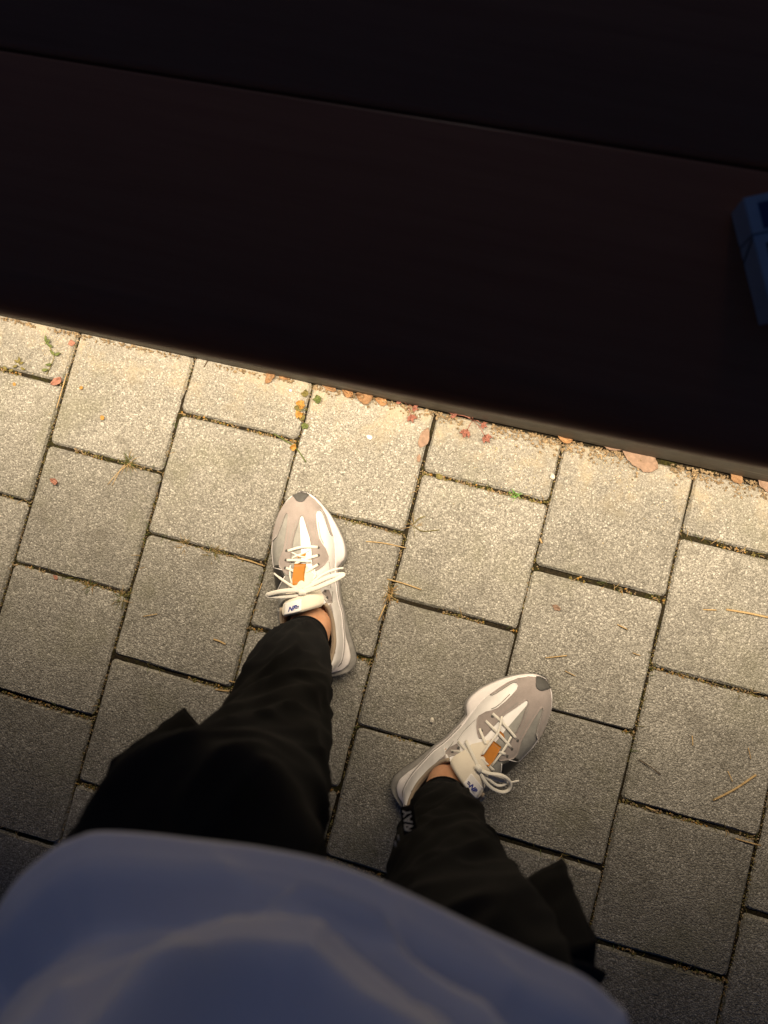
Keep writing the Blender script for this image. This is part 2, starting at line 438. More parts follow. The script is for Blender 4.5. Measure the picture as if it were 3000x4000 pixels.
BOW_L=[
  ('loop',8,[(2.4, 132.0, 101), (-9.9, 131.9, 103), (-29.1, 132.0, 99), (-46.3, 132.5, 92)]),
  ('loop',8,[(3.9, 133.2, 101), (24.0, 140.1, 100), (45.1, 146.9, 96), (57.5, 149.7, 90)]),
  ('end',4.5,[(0.2, 133.6, 100), (-16.7, 144.2, 92), (-32.7, 155.5, 80), (-42.8, 163.1, 70)]),
  ('end',4.5,[(15.0, 143.0, 95), (31.4, 153.8, 86), (47.5, 159.2, 76), (59.7, 160.3, 72)]),
]
KNOT_L=(2.4, 131.3, 101.2)
LACE_R=[
  ('bar',5,[(27.1, 196.5, 62.1), (13.0, 197.7, 68.3), (-2.7, 197.1, 69.9), (-17.7, 195.3, 68.4)]),
  ('bar',5,[(27.6, 182.6, 64.9), (11.0, 183.3, 73.4), (-20.1, 181.8, 71.9)]),
  ('bar',5,[(26.9, 169.0, 67.5), (18.4, 165.4, 75.3), (8.7, 161.5, 81.1)]),
  ('bar',5,[(-7.9, 164.7, 80.5), (-21.1, 169.8, 74.7)]),
  ('bar',4,[(16.7, 203.8, 69.8), (7.3, 185.9, 76.8), (5.8, 167.5, 83.5), (4.5, 149.4, 90.9)]),
  ('bar',4,[(-11.5, 192.4, 69.5), (-14.9, 174.1, 74.5), (-15.9, 146.6, 83.9)]),
  ('bar',5,[(2.1, 144.4, 91.3), (-9.0, 144.2, 90.3), (-22.6, 144.0, 84.2)]),
  ('bar',5,[(35.0, 134.5, 61.9), (20.0, 136.3, 85.5), (4.6, 135.5, 94.8), (-2.2, 133.1, 96.4)]),
  ('bar',6,[(30.1, 144.2, 73.0), (15.5, 140.4, 90.6), (-0.6, 134.6, 98.8)]),
  ('bar',5,[(33.8, 119.0, 68.9), (25.8, 128.8, 80.5), (12.7, 132.8, 91.6), (-0.4, 132.3, 95.9)]),
]
BOW_R=[
  ('ring',6,[(-2.8, 132.9, 100), (-15.5, 138.5, 101), (-31.6, 148.9, 97), (-47.1, 149.0, 88), (-54.1, 141.4, 84), (-50.7, 132.3, 85), (-37.7, 127.1, 92), (-22.1, 127.2, 99), (-3.8, 132.5, 100)]),
  ('ring',5,[(-2.8, 133.6, 99), (-19.5, 132.4, 97), (-37.9, 134.0, 90), (-45.0, 142.8, 86), (-38.1, 145.4, 88), (-22.5, 138.6, 94), (-2.8, 133.6, 99)]),
  ('end',4.5,[(-19.5, 134.8, 95), (-36.4, 140.4, 88), (-50.2, 147.5, 78), (-58.9, 156.8, 73)]),
]
KNOT_R=(-2.2, 133.5, 100.2)

SM = [(0,0),(2,26),(6,44),(14,54),(24,57),(36,56),(55,52),(75,48.5),(95,46),(120,42.5),(150,43),(163,44.5),(168,52),(176,57),(186,58.5),(200,57),(220,51),(240,42.5),(258,32),(270,23),(279,13),(284,0)]
SL = [(0,0),(3,18),(8,31),(20,44),(32,47.5),(60,47),(90,48),(120,49.5),(150,51.5),(175,53),(195,53.5),(215,51),(235,46),(255,37),(268,27.5),(277,17),(284,0)]
ZG = [(0,5),(14,0.5),(200,0.5),(240,4),(284,15)]
def stations(a, b, n):
    return [a+(b-a)*(.5-.5*math.cos(math.pi*i/n)) for i in range(n+1)]
def nrm(x, y):
    e = .6; return Vector((-(surf(x+e, y)-surf(x-e, y))/(2*e), -(surf(x, y+e)-surf(x, y-e))/(2*e), 1)).normalized()

def patch_mesh(poly, lift, step=3.0, fn=None, thick=1.2):
    """leather overlay cut to an outline, laid on the upper, with its own cut edge"""
    fn = fn or surf
    def clampx(x, y):
        w = ip(y, UM) if x >= 0 else ip(y, UL)
        return max(-w*.985, min(w*.985, x))
    pts = []
    for i in range(len(poly)):
        a = Vector(poly[i]); b = Vector(poly[(i+1) % len(poly)]); n = max(1, int((b-a).length/1.6))
        for k in range(n): pts.append(a.lerp(b, k/n))
    nb = len(pts)
    def inside(p):
        c = False
        for i in range(nb):
            a, b = pts[i], pts[i-1]
            if (a.y > p.y) != (b.y > p.y) and p.x < (b.x-a.x)*(p.y-a.y)/(b.y-a.y)+a.x: c = not c
        return c
    xs = [p.x for p in pts]; ys = [p.y for p in pts]; q = list(pts)
    y = min(ys)
    row = 0
    while y < max(ys):
        x = min(xs)+(step/2 if row % 2 else 0)
        while x < max(xs):
            p = Vector((x, y))
            if inside(p) and min((p-o).length for o in pts) > step*.45: q.append(p)
            x += step
        y += step*.87; row += 1
    co, ed, fa, ov, oe, of = delaunay_2d_cdt(q, [(i, (i+1) % nb) for i in range(nb)], [list(range(nb))], 1, 1e-4)
    v = []; f = [tuple(t) for t in fa]
    for c in co:
        x = clampx(c.x, c.y); n_ = nrm(x, c.y) if fn is surf else Vector((0, 0, 1))
        v.append(Vector((x, c.y, fn(x, c.y)))+n_*lift)
    # rim
    m0 = len(v); back = {}
    for i in range(nb):
        x = clampx(co[i].x, co[i].y); n_ = nrm(x, co[i].y) if fn is surf else Vector((0, 0, 1))
        v.append(Vector((x, co[i].y, fn(x, co[i].y)))+n_*(lift-thick))
    for i in range(nb):
        j = (i+1) % nb; f.append((i, m0+i, m0+j, j))
    return v, f

SUEDE = [(-47.7,211.7),(-45.6,226.5),(-40.6,241.0),(-33.0,255.0),(-24.3,265.4),(-16,273),(-8,277.6),(-1.0,279.2),(6,278),(13,274.6),(20.5,267.9),(28.9,256.0),(34.9,241.9),(39.0,227.0),(42.2,210.5),(40.3,212.6),(38.4,218.6),(35.6,229.4),(32.6,241.9),(30.4,247.9),(27.8,250.3),(24.2,248.7),(22.8,243.4),(23.3,231.3),(24.2,220.7),(26.0,207.3),(28.9,199.7),(33.4,191.3),(36.0,179.4),(35.0,174.4),(30.0,167.6),(24.2,162.4),(19.1,159.8),(16.6,162.4),(14.9,169.0),(14.6,179.1),(14.9,187.8),(14.6,196.5),(13.1,209.9),(9.5,223.5),(7.1,234.2),(5.3,241.9),(3.3,243.6),(1.2,241.6),(-3.4,229.4),(-7.6,219.5),(-11.5,205.2),(-13.9,192.3),(-15.4,179.4),(-16.2,168.0),(-18.0,157.5),(-22.0,158.6),(-30.2,166.6),(-34.8,171.5),(-35.3,180.3),(-31.9,187.1),(-26.4,196.7),(-24.0,208.2),(-21.4,221.1),(-18.9,235.7),(-17.5,247.6),(-19.1,250.5),(-21.6,248.2),(-26.6,236.8),(-32.1,225.6),(-37.8,216.7)]
BUMPER = [(-12,276.5),(-9.0,274.2),(-6.2,270.4),(-3.6,266.6),(-0.1,264.6),(4.4,264.2),(7.3,265.6),(9.2,268.6),(11.6,272.6),(12.5,275),(7,278.6),(0,280.3),(-7,279.2)]
LOGO = [(-31,166.5),(-36.2,174.5),(-43,175),(-49,171),(-50.4,160),(-49.5,145),(-47.5,130),(-43,132),(-39,142),(-33,151),(-26,157.5)]
COLLAR_M = [(23.9,126.3),(29.1,131.9),(33.3,131.2),(35.6,122.1),(37.2,111.3),(38.2,95),(38.2,78),(37.0,60),(34.5,45),(30.5,32),(29.5,32),(32.2,45),(34.2,60),(34.6,78),(34.3,95),(33.2,106),(29.5,116)]
COLLAR_L = [(-24,120),(-28,128),(-34,130),(-39,122),(-41,110),(-42,95),(-41,75),(-38,58),(-34.5,45),(-30.5,32),(-29.5,32),(-32.2,45),(-35,60),(-36,78),(-36,95),(-33,108),(-28,114)]
HEEL = [(-22,10.5),(-28,16),(-31,24),(-27,27),(-18,16.5),(0,8),(18,16.5),(27,27),(31,24),(28,16),(22,10.5),(12,7.6),(0,7.0),(-12,7.6)]
TAB = [(-9.5,173.7),(7.5,171.5),(5.2,161.6),(4.4,154.6),(4.8,142.1),(-12.5,143.6),(-13.0,153.5),(-11.2,164.7)]
EYES = [(-21.7,193.9),(-23.3,180.3),(-24.6,168.9),(23.9,193.5),(23.6,182.2),(22.3,169.0),(29.0,129.8),(31.0,120.2)]
TG = [(168, 79, 19), (150, 89, 21), (136, 96.5, 24), (124, 103, 28), (114, 107.5, 30.5), (108, 109.5, 30), (104.5, 109.5, 26)]   # tongue: y, z, half width
def tongue_z(x, y):
    z = ip(y, [(a, b_) for a, b_, c in reversed(TG)]); hw = ip(y, [(a, c) for a, b_, c in reversed(TG)])
    s = max(-1, min(1, x/hw)); return z-13*abs(s)**2.3

def TTH(y): return ip(y, [(104.5, 0.3), (106.5, 3.4), (111, 3.0), (120, 2.4), (134, 1.4), (168, .8)])
def SKEW(x, y): return .17*x*max(0, min(1, (136-y)/16))

def sneaker(left):
    mx = 1 if left else -1
    root_loc = Vector((.730, -.343, 0)) if left else Vector((.913, -.5015, 0)); rz = R(20.5) if left else R(-29.4)
    def fin(v): return [Vector((p[0]*mx, p[1], p[2]))*.001 for p in v]
    def fl(f): return f if left else [tuple(reversed(q)) for q in f]
    def sub(name, v, f, mat, parent, smooth=True): return mk(name, fin(v), fl(f), mat, parent, smooth)
    # ---- upper (wall, rim, inside)
    ys = stations(6, YO-.2, 44)+stations(YO+.2, 281, 64); J = 36; v = []; f = []; fm = []
    for y in ys:
        zb = ip(y, ZB); opn = y < YO
        for j in range(-J, J+1):
            t = abs(j)/J; sg = 1 if j >= 0 else -1; w = ip(y, UM if sg > 0 else UL)
            if not opn:
                al = (1-t)*math.pi/2; p = ip(y, PP); s = math.cos(al)**(2/p); x = w*s; z = zb+(ip(y, HT)-zb)*math.sin(al)
            else:
                xr = min(ip(y, XR), w*.9); zc = ip(y, ZC)
                if t > .45:
                    al = (1-t)/.55*math.pi/2; x = xr+(w-xr)*math.cos(al)**(2/2.2); z = zb+(zc-zb)*math.sin(al)
                else:
                    u = 1-t/.45
                    if u < .3: x = xr-5*u/.3; z = zc+2.2*math.sin(math.pi*u/.3)
                    elif u < .7: x = xr-5-1.5*(u-.3)/.4; z = zc+(42-zc)*(u-.3)/.4
                    else: x = (xr-6.5)*(1-u)/.3; z = 42
                    x = max(0, x)
            v.append((sg*x, y, z))
    n = 2*J+1
    for i in range(len(ys)-1):
        for j in range(n-1):
            f.append((i*n+j, i*n+j+1, (i+1)*n+j+1, (i+1)*n+j))
            jj = j-J+.5
            if ys[i+1] < YO and abs(jj)/J < .42: fm.append(2)
            else: fm.append(0 if jj > 0 or ys[i] < 60 else 1)
    up = sub('sneaker', v, fl(fl(f)), [M['white'], M['nylon'], M['lining']], person)
    place(up); up.location = root_loc; up.rotation_euler = (0, 0, rz)
    up.data.polygons.foreach_set('material_index', fm)
    up['label'] = ('white and taupe suede sneaker on the foot nearer the bench' if left else 'white and taupe suede sneaker turned outward, farther from the bench')
    # ---- soles
    def sole(name, rows, mat):
        ys2 = stations(0, 284, 90); v = []; f = []; K = 2*len(rows)
        for y in ys2:
            yy = y
            ringL = []; ringM = []
            for (kind, dx, zf) in rows:
                for sg, ring in ((1, ringM), (-1, ringL)):
                    if kind == 's': w = ip(y, SM if sg > 0 else SL)
                    else:
                        yu = 6+(281-6)*y/284; w = ip(yu, UM if sg > 0 else UL)
                        yy = yu
                    dd = dx(y) if callable(dx) else dx; w = max(0, w+dd*min(1, w/12))
                    ring.append((sg*w, yy if kind == 'u' else (y if name == 'outsole' else 5.5+278.5*y/284), zf(y)))
            v += ringM+ringL[::-1]
        for i in range(len(ys2)-1):
            for j in range(K): f.append((i*K+j, (i+1)*K+j, (i+1)*K+(j+1) % K, i*K+(j+1) % K))
        return sub(name, v, fl(fl(f)), mat, up)
    zg = lambda y: ip(y, ZG); HB = lambda y: ip(y, [(0, 6), (50, 5), (100, 0)]); HD = lambda y: -ip(y, [(0, 7), (45, 7), (95, 1.2), (284, .8)])
    sole('outsole', [('s', -2, zg), ('s', .6, lambda y: zg(y)+1.5), ('s', .8, lambda y: zg(y)+8.5+ip(y, [(0, 9), (50, 7), (100, 0)])), ('s', -4, lambda y: zg(y)+9.5+ip(y, [(0, 9), (50, 7), (100, 0)]))], M['outsole'])
    sole('midsole', [('s', -8, lambda y: zg(y)+7), ('s', HD, lambda y: zg(y)+8.6), ('s', HD, lambda y: zg(y)+17+HB(y)), ('s', lambda y: HD(y)-1.8, lambda y: .55*(zg(y)+17)+.45*ip(y, ZB)), ('u', 2.2, lambda y: ip(y, ZB)+1.0), ('u', 1.0, lambda y: ip(y, ZB)+3.5)], M['midsole'])
    # tread lugs that show at the tip
    b = B()
    for k in range(-4, 5):
        y = 283-abs(k)**1.6*1.1; x = k*4.6; b.box((x, y, 15), (1.7, 2.6, 4.5))
    sub('toe_lugs', b.v, b.f, M['bumper'], up, False)
    # ---- overlays
    def ov(name, poly, lift, mat, **k):
        v, f = patch_mesh(poly, lift, **k); return sub(name, v, f, mat, up)
    ov('suede_overlay', SUEDE, 1.5, M['suede'], step=3.2)
    ov('toe_bumper', BUMPER, 2.6, M['bumper'], step=2.5)
    ov('logo_patch', LOGO, 1.3, M['black'], step=3)
    for a, b_ in (((-31, 167), (-49.4, 172.8)), ((-26, 157.0), (-47.6, 131.0))):
        pts = [(a[0]+(b_[0]-a[0])*k/8, a[1]+(b_[1]-a[1])*k/8) for k in range(9)]
        v, f = ribbon([Vector((x, y, surf(x, y)+1.6)) for x, y in pts], 1.5, 1.2, 6, 2); sub('logo_edge', v, f, M['white'], up)
    ov('collar_overlay', COLLAR_M, 1.1, M['suede']); ov('collar_overlay', COLLAR_L, 1.1, M['nylon'])
    ov('heel_overlay', HEEL, 1.2, M['suede'])
    # seam lines on the white quarter
    for pts in ([(36.4, 172), (36.6, 150), (35.6, 134)], [(37.4, 128), (38.6, 100), (38.4, 70), (35.5, 40)]):
        v, f = ribbon([Vector((x, y, surf(x, y)+.3)) for x, y in pts], 1.1, .8, 6, 6); sub('seam', v, f, M['nylon'], up)
    gap = []
    for sg, ys3 in ((-1, range(150, 5, -12)), (1, range(6, 162, 12))):
        for y in ys3: gap.append(Vector((sg*(ip(y, UM if sg > 0 else UL)+1.3), y, ip(y, ZB)+2.8)))
    v, f = ribbon(gap, 1.8, 1.6, 6, 3); sub('sole_seam', v, f, M['outsole'], up)
    # stitching beside the prongs of the overlay
    for pts in ([(26.5, 232), (27.2, 221), (28.8, 208), (31.5, 200)], [(20, 245), (20.5, 231), (21.3, 220), (23, 207), (25.5, 198), (30.5, 190)], [(-15.5, 236), (-17.8, 221), (-20.2, 208), (-22.6, 197)], [(11.5, 232), (13.5, 222), (16.5, 210), (18, 197)], [(-4.5, 236), (-7.5, 228), (-11.6, 219), (-15.3, 205)]):
        path = catmull([Vector((x, y, 0)) for x, y in pts], 8); b = B()
        for p in path:
            b.box((p.x, p.y, surf(p.x, p.y)+1.5), (.42, .75, .25))
        sub('stitching', b.v, b.f, M['nylon'], up, False)
    # ---- collar piping
    rim = [(sg*min(ip(y, XR), .9*ip(y, UM)), y, ip(y, ZC)+1) for sg, rng_ in ((-1, (112, 100, 85, 70, 55, 42, 30, 20, 13)), (1, (13, 20, 30, 42, 55, 70, 85, 100, 112))) for y in rng_]
    rim.insert(9, (0, 7.2, 97.5)); v, f = ribbon(rim, 5.5, 5, 8, 3); sub('collar_rim', v, f, M['lining'], up)
    # ---- tongue
    v = []; f = []; yt = [168-(168-104.5)*k/26 for k in range(27)]; NT = 20
    for side in (1, 0):
        for y in yt:
            hw = ip(y, [(a, c) for a, b_, c in reversed(TG)]); th = TTH(y)
            for k in range(NT+1):
                s = -1+2*k/NT; edge = (1-abs(s)**6)
                v.append((s*hw, y+SKEW(s*hw, y), tongue_z(s*hw, y)+(th*edge if side else -th*edge)-2))
    nn = len(yt)*(NT+1)
    for i in range(len(yt)-1):
        for k in range(NT):
            a = i*(NT+1)+k; q = (a, a+1, a+NT+2, a+NT+1); f.append(q); f.append(tuple(nn+t for t in reversed(q)))
    tg = sub('tongue', v, fl(fl(f)), M['cream'], up)
    lab = [(-26, 107), (-1, 106), (1, 106.8), (1.2, 122), (-1, 123), (-25, 122.5)]
    v, f = patch_mesh(lab, 0, 2.5, lambda x, y: tongue_z(x, y)+TTH(y)-1.2, 1.0)
    v = [Vector((p[0], p[1]+SKEW(p[0], p[1]), p[2])) for p in v]
    sub('tongue_label', v, f, M['white'], up)
    # printed mark on the tongue label (letters with two speed bars)
    cu = bpy.data.curves.new('t', 'FONT'); cu.body = 'NB'; cu.size = .0098; cu.offset = .0004; cu.shear = .35; cu.extrude = .0003; cu.align_x = 'CENTER'
    to = bpy.data.objects.new('t', cu); C.objects.link(to); bpy.context.view_layer.update()
    me = bpy.data.meshes.new_from_object(to); bpy.data.objects.remove(to)
    rotm = math.pi if False else 0
    for q in me.vertices:
        x, y, z = q.co*1000
        X = -13+(x*.95)*(1 if left else -1)*mx*mx*(1 if left else 1); Y = 110.5+y*.85
        if not left: X = -13-x*.95*-1*-1
        q.co = Vector((X*mx, Y+SKEW(X, Y), tongue_z(X, Y)+TTH(Y)-.9+z))*.001
    obj('tongue_print', me, M['blue'], up)
    b = B()
    for k in range(2): b.box((-5.0+k*1.2, 111.0+k*2.4, tongue_z(-5, 112)+TTH(112)-.7), (2.2-.4*k, .55, .35))
    sub('tongue_print', b.v, b.f, M['blue'], up, False)
    # ---- tan leather lace keeper
    v, f = patch_mesh(TAB, 5.2, 2.5, lambda x, y: ip(y, HT)-1.0, 2.6); sub('lace_keeper', v, f, M['orange'], up)
    b = B()
    for yy in (147, 170):
        for k in range(7): b.box((-9.5+k*2.0, yy-k*.1, ip(yy, HT)+4.3), (.6, .3, .15))
    stuff(sub('keeper_stitching', b.v, b.f, M['suede'], up, False))
    v, f = patch_mesh([(-6, 184.5), (-1, 187.5), (7, 187), (6, 182.5), (-5, 181.5)], 1.2, 2.5); sub('lace_keeper', v, f, M['orange'], up)
    # ---- eyelets
    for (x, y) in EYES:
        if x < 0 and False: continue
        p = Vector((x, y, surf(x, y))); nr = nrm(x, y); M3 = nr.to_track_quat('Z', 'Y').to_matrix(); v = []; f = []
        for k in range(10):
            a = 2*math.pi*k/10
            for r_, h in ((2.4, 1.4), (1.2, 2.2)): v.append(p+M3 @ Vector((r_*math.cos(a), r_*math.sin(a), h)))
        for k in range(10): f.append((2*k, 2*((k+1) % 10), 2*((k+1) % 10)+1, 2*k+1))
        f.append(tuple(2*k+1 for k in range(10)))
        sub('eyelet', v, f, M['bumper'], up)
    # ---- laces
    for kind, w, pts in (LACE_L if left else LACE_R):
        v, f = ribbon([Vector(p) for p in pts], w*.8, w*.26, 8, 5); sub('lace', v, f, M['lace'], up)
    for kind, w, pts in (BOW_L if left else BOW_R):
        P = [Vector(p) for p in pts]
        if kind == 'loop':
            nP = len(P)-1; bow = [math.sin(math.pi*k/nP) for k in range(nP+1)]; sdv = (P[-1]-P[0]).cross(Vector((0, 0, 1))).normalized()
            path = [p+Vector((0, 0, 1.5+2.5*b_))+sdv*(1.5+3.0*b_) for p, b_ in zip(P, bow)]+[P[-1]+(P[-1]-P[-2]).normalized()*4]+[p-Vector((0, 0, 1.5))-sdv*(1.5+2.0*b_) for p, b_ in reversed(list(zip(P, bow)))]
            v, f = ribbon(path, w*.78, 1.6, 8, 6)
        elif kind == 'ring': v, f = ribbon(P, w*.8, 1.9, 8, 6, Vector((.5, .2, .8)))
        else: v, f = ribbon(P, w*.85, w*.4, 8, 6, taper=lambda t: 1 if t < .72 else .72)
        sub('lace_bow' if kind != 'end' else 'lace_end', v, f, M['lace'], up)
    kx, ky, kz = KNOT_L if left else KNOT_R; v = []; f = []
    for i in range(9):
        for j in range(12):
            a = math.pi*i/8; q = 2*math.pi*j/12; rr = 1+.14*math.sin(3*q+i)
            v.append((kx+6.5*math.sin(a)*math.cos(q)*rr, ky+5*math.sin(a)*math.sin(q)*rr, kz+4.4*math.cos(a)))
    for i in range(8):
        for j in range(12): f.append((i*12+j, (i+1)*12+j, (i+1)*12+(j+1) % 12, i*12+(j+1) % 12))
    sub('lace_knot', v, f, M['lace'], up)
    return up
sneaker(True); sneaker(False)

def loft(rings, close=True, cap=True):
    n = len(rings[0]); v = [p for r_ in rings for p in r_]; f = []
    for i in range(len(rings)-1):
        for j in range(n): f.append((i*n+j, i*n+(j+1) % n, (i+1)*n+(j+1) % n, (i+1)*n+j))
    if cap: f.append(tuple(range(n-1, -1, -1))); f.append(tuple((len(rings)-1)*n+j for j in range(n)))
    return v, f
def tube_rings(stn, n=72, sub=8, wr=None):
    """stn: (x, y, z, rx, ry) ; wr(phi, z, p) -> radial wrinkle"""
    out = []; keys = list(zip(*stn))
    def sp(k, t):
        i = min(int(t), len(stn)-2); u = t-i; K = keys[k]
        a = K[i-1] if i else 2*K[0]-K[1]; b = K[i]; c = K[i+1]; d = K[i+2] if i+2 < len(K) else 2*K[-1]-K[-2]
        return .5*(2*b+(c-a)*u+(2*a-5*b+4*c-d)*u*u+(3*b-a-3*c+d)*u**3)
    for i in range((len(stn)-1)*sub+1):
        t = i/sub; x, y, z, rx, ry = (sp(k, t) for k in range(5)); ring = []
        for j in range(n):
            q = 2*math.pi*j/n; w = wr(q, z) if wr else 0
            ring.append(Vector((x+(rx+w)*math.cos(q), y+(ry+w)*math.sin(q), z+(w*.35 if wr else 0))))
        out.append(ring)
    return out
# ---- body: feet and shins under the cloth, hips and trunk, one skin
bm_v = []; bm_f = []
def body_add(rings):
    v, f = loft(rings); o = len(bm_v); bm_v.extend(v); bm_f.extend([tuple(i+o for i in q) for q in f])
legs_l = [(.700, -.262, .046, .032, .055), (.704, -.268, .068, .0315, .046), (.707, -.278, .088, .0305, .0365), (.706, -.2865, .112, .028, .030), (.708, -.306, .17, .030, .031), (.720, -.328, .25, .038, .04), (.742, -.345, .36, .04, .042), (.757, -.358, .48, .044, .046), (.765, -.362, .62, .052, .05), (.79, -.385, .74, .06, .06)]
legs_r = [(.957, -.420, .046, .036, .050), (.953, -.427, .068, .033, .043), (.948, -.435, .090, .0315, .036), (.946, -.443, .116, .0285, .031), (.949, -.443, .17, .036, .038), (.951, -.445, .27, .040, .042), (.950, -.428, .39, .036, .038), (.950, -.412, .50, .044, .046), (.943, -.402, .62, .05, .05), (.92, -.405, .74, .06, .06)]
bones = [(legs_l, (.80, -.41)), (legs_r, (.91, -.415))]
me_b = bmesh.new()
for st, top in bones: body_add(tube_rings(st, 28, 4))
body_add(tube_rings([(.855, -.425, .72, .07, .04), (.855, -.428, .78, .095, .045), (.855, -.43, .9, .09, .05), (.855, -.435, 1.05, .11, .07), (.855, -.445, 1.22, .14, .08), (.855, -.445, 1.34, .12, .075), (.855, -.45, 1.40, .055, .055), (.855, -.45, 1.45, .05, .05)], 32, 4))
body = mk('body', bm_v, bm_f, M['skin'], person); place(body)
rm = body.modifiers.new('skin', 'REMESH'); rm.mode = 'VOXEL'; rm.voxel_size = .005; rm.use_smooth_shade = True

# ---- trousers
def wr_leg(seed, k=1.0):
    def w(q, z):
        c, s_ = math.cos(q), math.sin(q)
        a = min(1, max(0, (z-.10)/.06))*min(1, max(0, (.78-z)/.1))
        n1 = noise.noise((c*.9+seed, s_*.9, z*12+c*1.6)); n2 = noise.noise((c*1.6, s_*1.6+seed, z*23+c*2.0-s_*1.2))
        r1 = max(0, 1-abs(n1)*2.3)**1.3; r2 = max(0, 1-abs(n2)*2.4)**1.3; n3 = noise.noise((c*2.3, s_*2.3+seed, z*6))
        return a*k*(.0080*r1+.0026*r2+.003*n3-.005)
    return w
tv = []; tf = []
def tro(rings, cap=False):
    v, f = loft(rings, cap=cap); o = len(tv); tv.extend(v); tf.extend([tuple(i+o for i in q) for q in f])
TL = [(.706, -.285, .101, .0325, .0350), (.706, -.287, .118, .0335, .0355), (.706, -.291, .130, .037, .039), (.706, -.299, .143, .0445, .045), (.708, -.308, .165, .0505, .050), (.720, -.328, .24, .055, .056), (.741, -.346, .35, .0555, .059), (.757, -.356, .48, .064, .066), (.764, -.354, .60, .072, .070), (.766, -.358, .66, .083, .074), (.788, -.392, .735, .072, .058), (.81, -.425, .79, .05, .04)]
TR = [(.9455, -.4435, .106, .0335, .0355), (.946, -.4445, .122, .0345, .036), (.947, -.4445, .133, .038, .039), (.948, -.444, .147, .044, .0435), (.948, -.444, .172, .049, .049), (.951, -.446, .28, .059, .058), (.946, -.424, .40, .058, .060), (.949, -.408, .52, .064, .066), (.945, -.400, .60, .070, .072), (.94, -.402, .68, .078, .076), (.918, -.410, .735, .072, .058), (.895, -.43, .79, .05, .04)]
tro(tube_rings(TL, 96, 14, wr_leg(3.1))); tro(tube_rings(TR, 96, 14, wr_leg(8.7)))
tro(tube_rings([(.855, -.42, .715, .10, .055), (.855, -.425, .78, .105, .055), (.855, -.428, .86, .10, .055), (.855, -.43, .95, .10, .055)], 64, 4), True)
trousers = mk('trousers', tv, tf, M['trousers'], person); place(trousers)
# cuff hems
for st in (TL, TR):
    x, y, z, rx, ry = st[0]
    ring = [Vector((x+(rx+.0006)*math.cos(2*math.pi*k/40), y+(ry+.0006)*math.sin(2*math.pi*k/40), z)) for k in range(41)]
    v, f = ribbon(ring, .003, .004, 8, 1); h = mk('cuff_hem', v, f, M['trousers'], trousers)
# cargo pockets: gusseted pouches on the outer thighs, lower corner standing off the leg
def pouch(name, pts, thick, seed):
    """pts: outline corners (world) bottom-inner, bottom-outer, top-outer, top-inner seen from the front; thick: front-back size"""
    a, b_, c, d = (Vector(p) for p in pts); v = []; f = []; NU, NV, ND = 10, 16, 8
    def P(u, w, t):
        p = (a.lerp(b_, u)).lerp(d.lerp(c, u), w)
        bul = math.sin(math.pi*min(1, max(0, w)))**.6
        y = (t-.5)*thick*(.25+.75*u)
        rnd_ = 1-.08*abs(2*t-1)**4*u
        p = d.lerp(a, 1-w).lerp(p, rnd_)
        n_ = noise.noise((u*2+seed, w*5, t*3))*.005
        return p+Vector((n_, y, n_*.5))
    g = {}
    def V(i, j, k):
        key = (i, j, k)
        if key not in g: g[key] = len(v); v.append(P(i/NU, j/NV, k/ND))
        return g[key]
    for j in range(NV):
        for k in range(ND): f.append((V(NU, j, k), V(NU, j, k+1), V(NU, j+1, k+1), V(NU, j+1, k)))
        for i in range(NU):
            f.append((V(i, j, 0), V(i+1, j, 0), V(i+1, j+1, 0), V(i, j+1, 0))); f.append((V(i, j, ND), V(i, j+1, ND), V(i+1, j+1, ND), V(i+1, j, ND)))
    for i in range(NU):
        for k in range(ND):
            f.append((V(i, 0, k), V(i, 0, k+1), V(i+1, 0, k+1), V(i+1, 0, k))); f.append((V(i, NV, k), V(i+1, NV, k), V(i+1, NV, k+1), V(i, NV, k+1)))
    return mk(name, v, f, M['trousers'], trousers)
def off(p): return tuple(p)
pouch('cargo_pocket', [(.712, -.376, .405), (.6500, -.378, .392), (.6540, -.388, .55), (.700, -.378, .565)], .085, 1)
pouch('cargo_pocket', [(.985, -.408, .440), (1.0360, -.402, .428), (1.0370, -.404, .57), (.978, -.405, .585)], .085, 5)
v, f = ribbon([Vector((.998, -.368, .610)), Vector((1.018, -.368, .606)), G(2340, 3835, .598)], .016, .004, 8, 4); mk('pocket_strap', v, f, M['tape'], trousers)
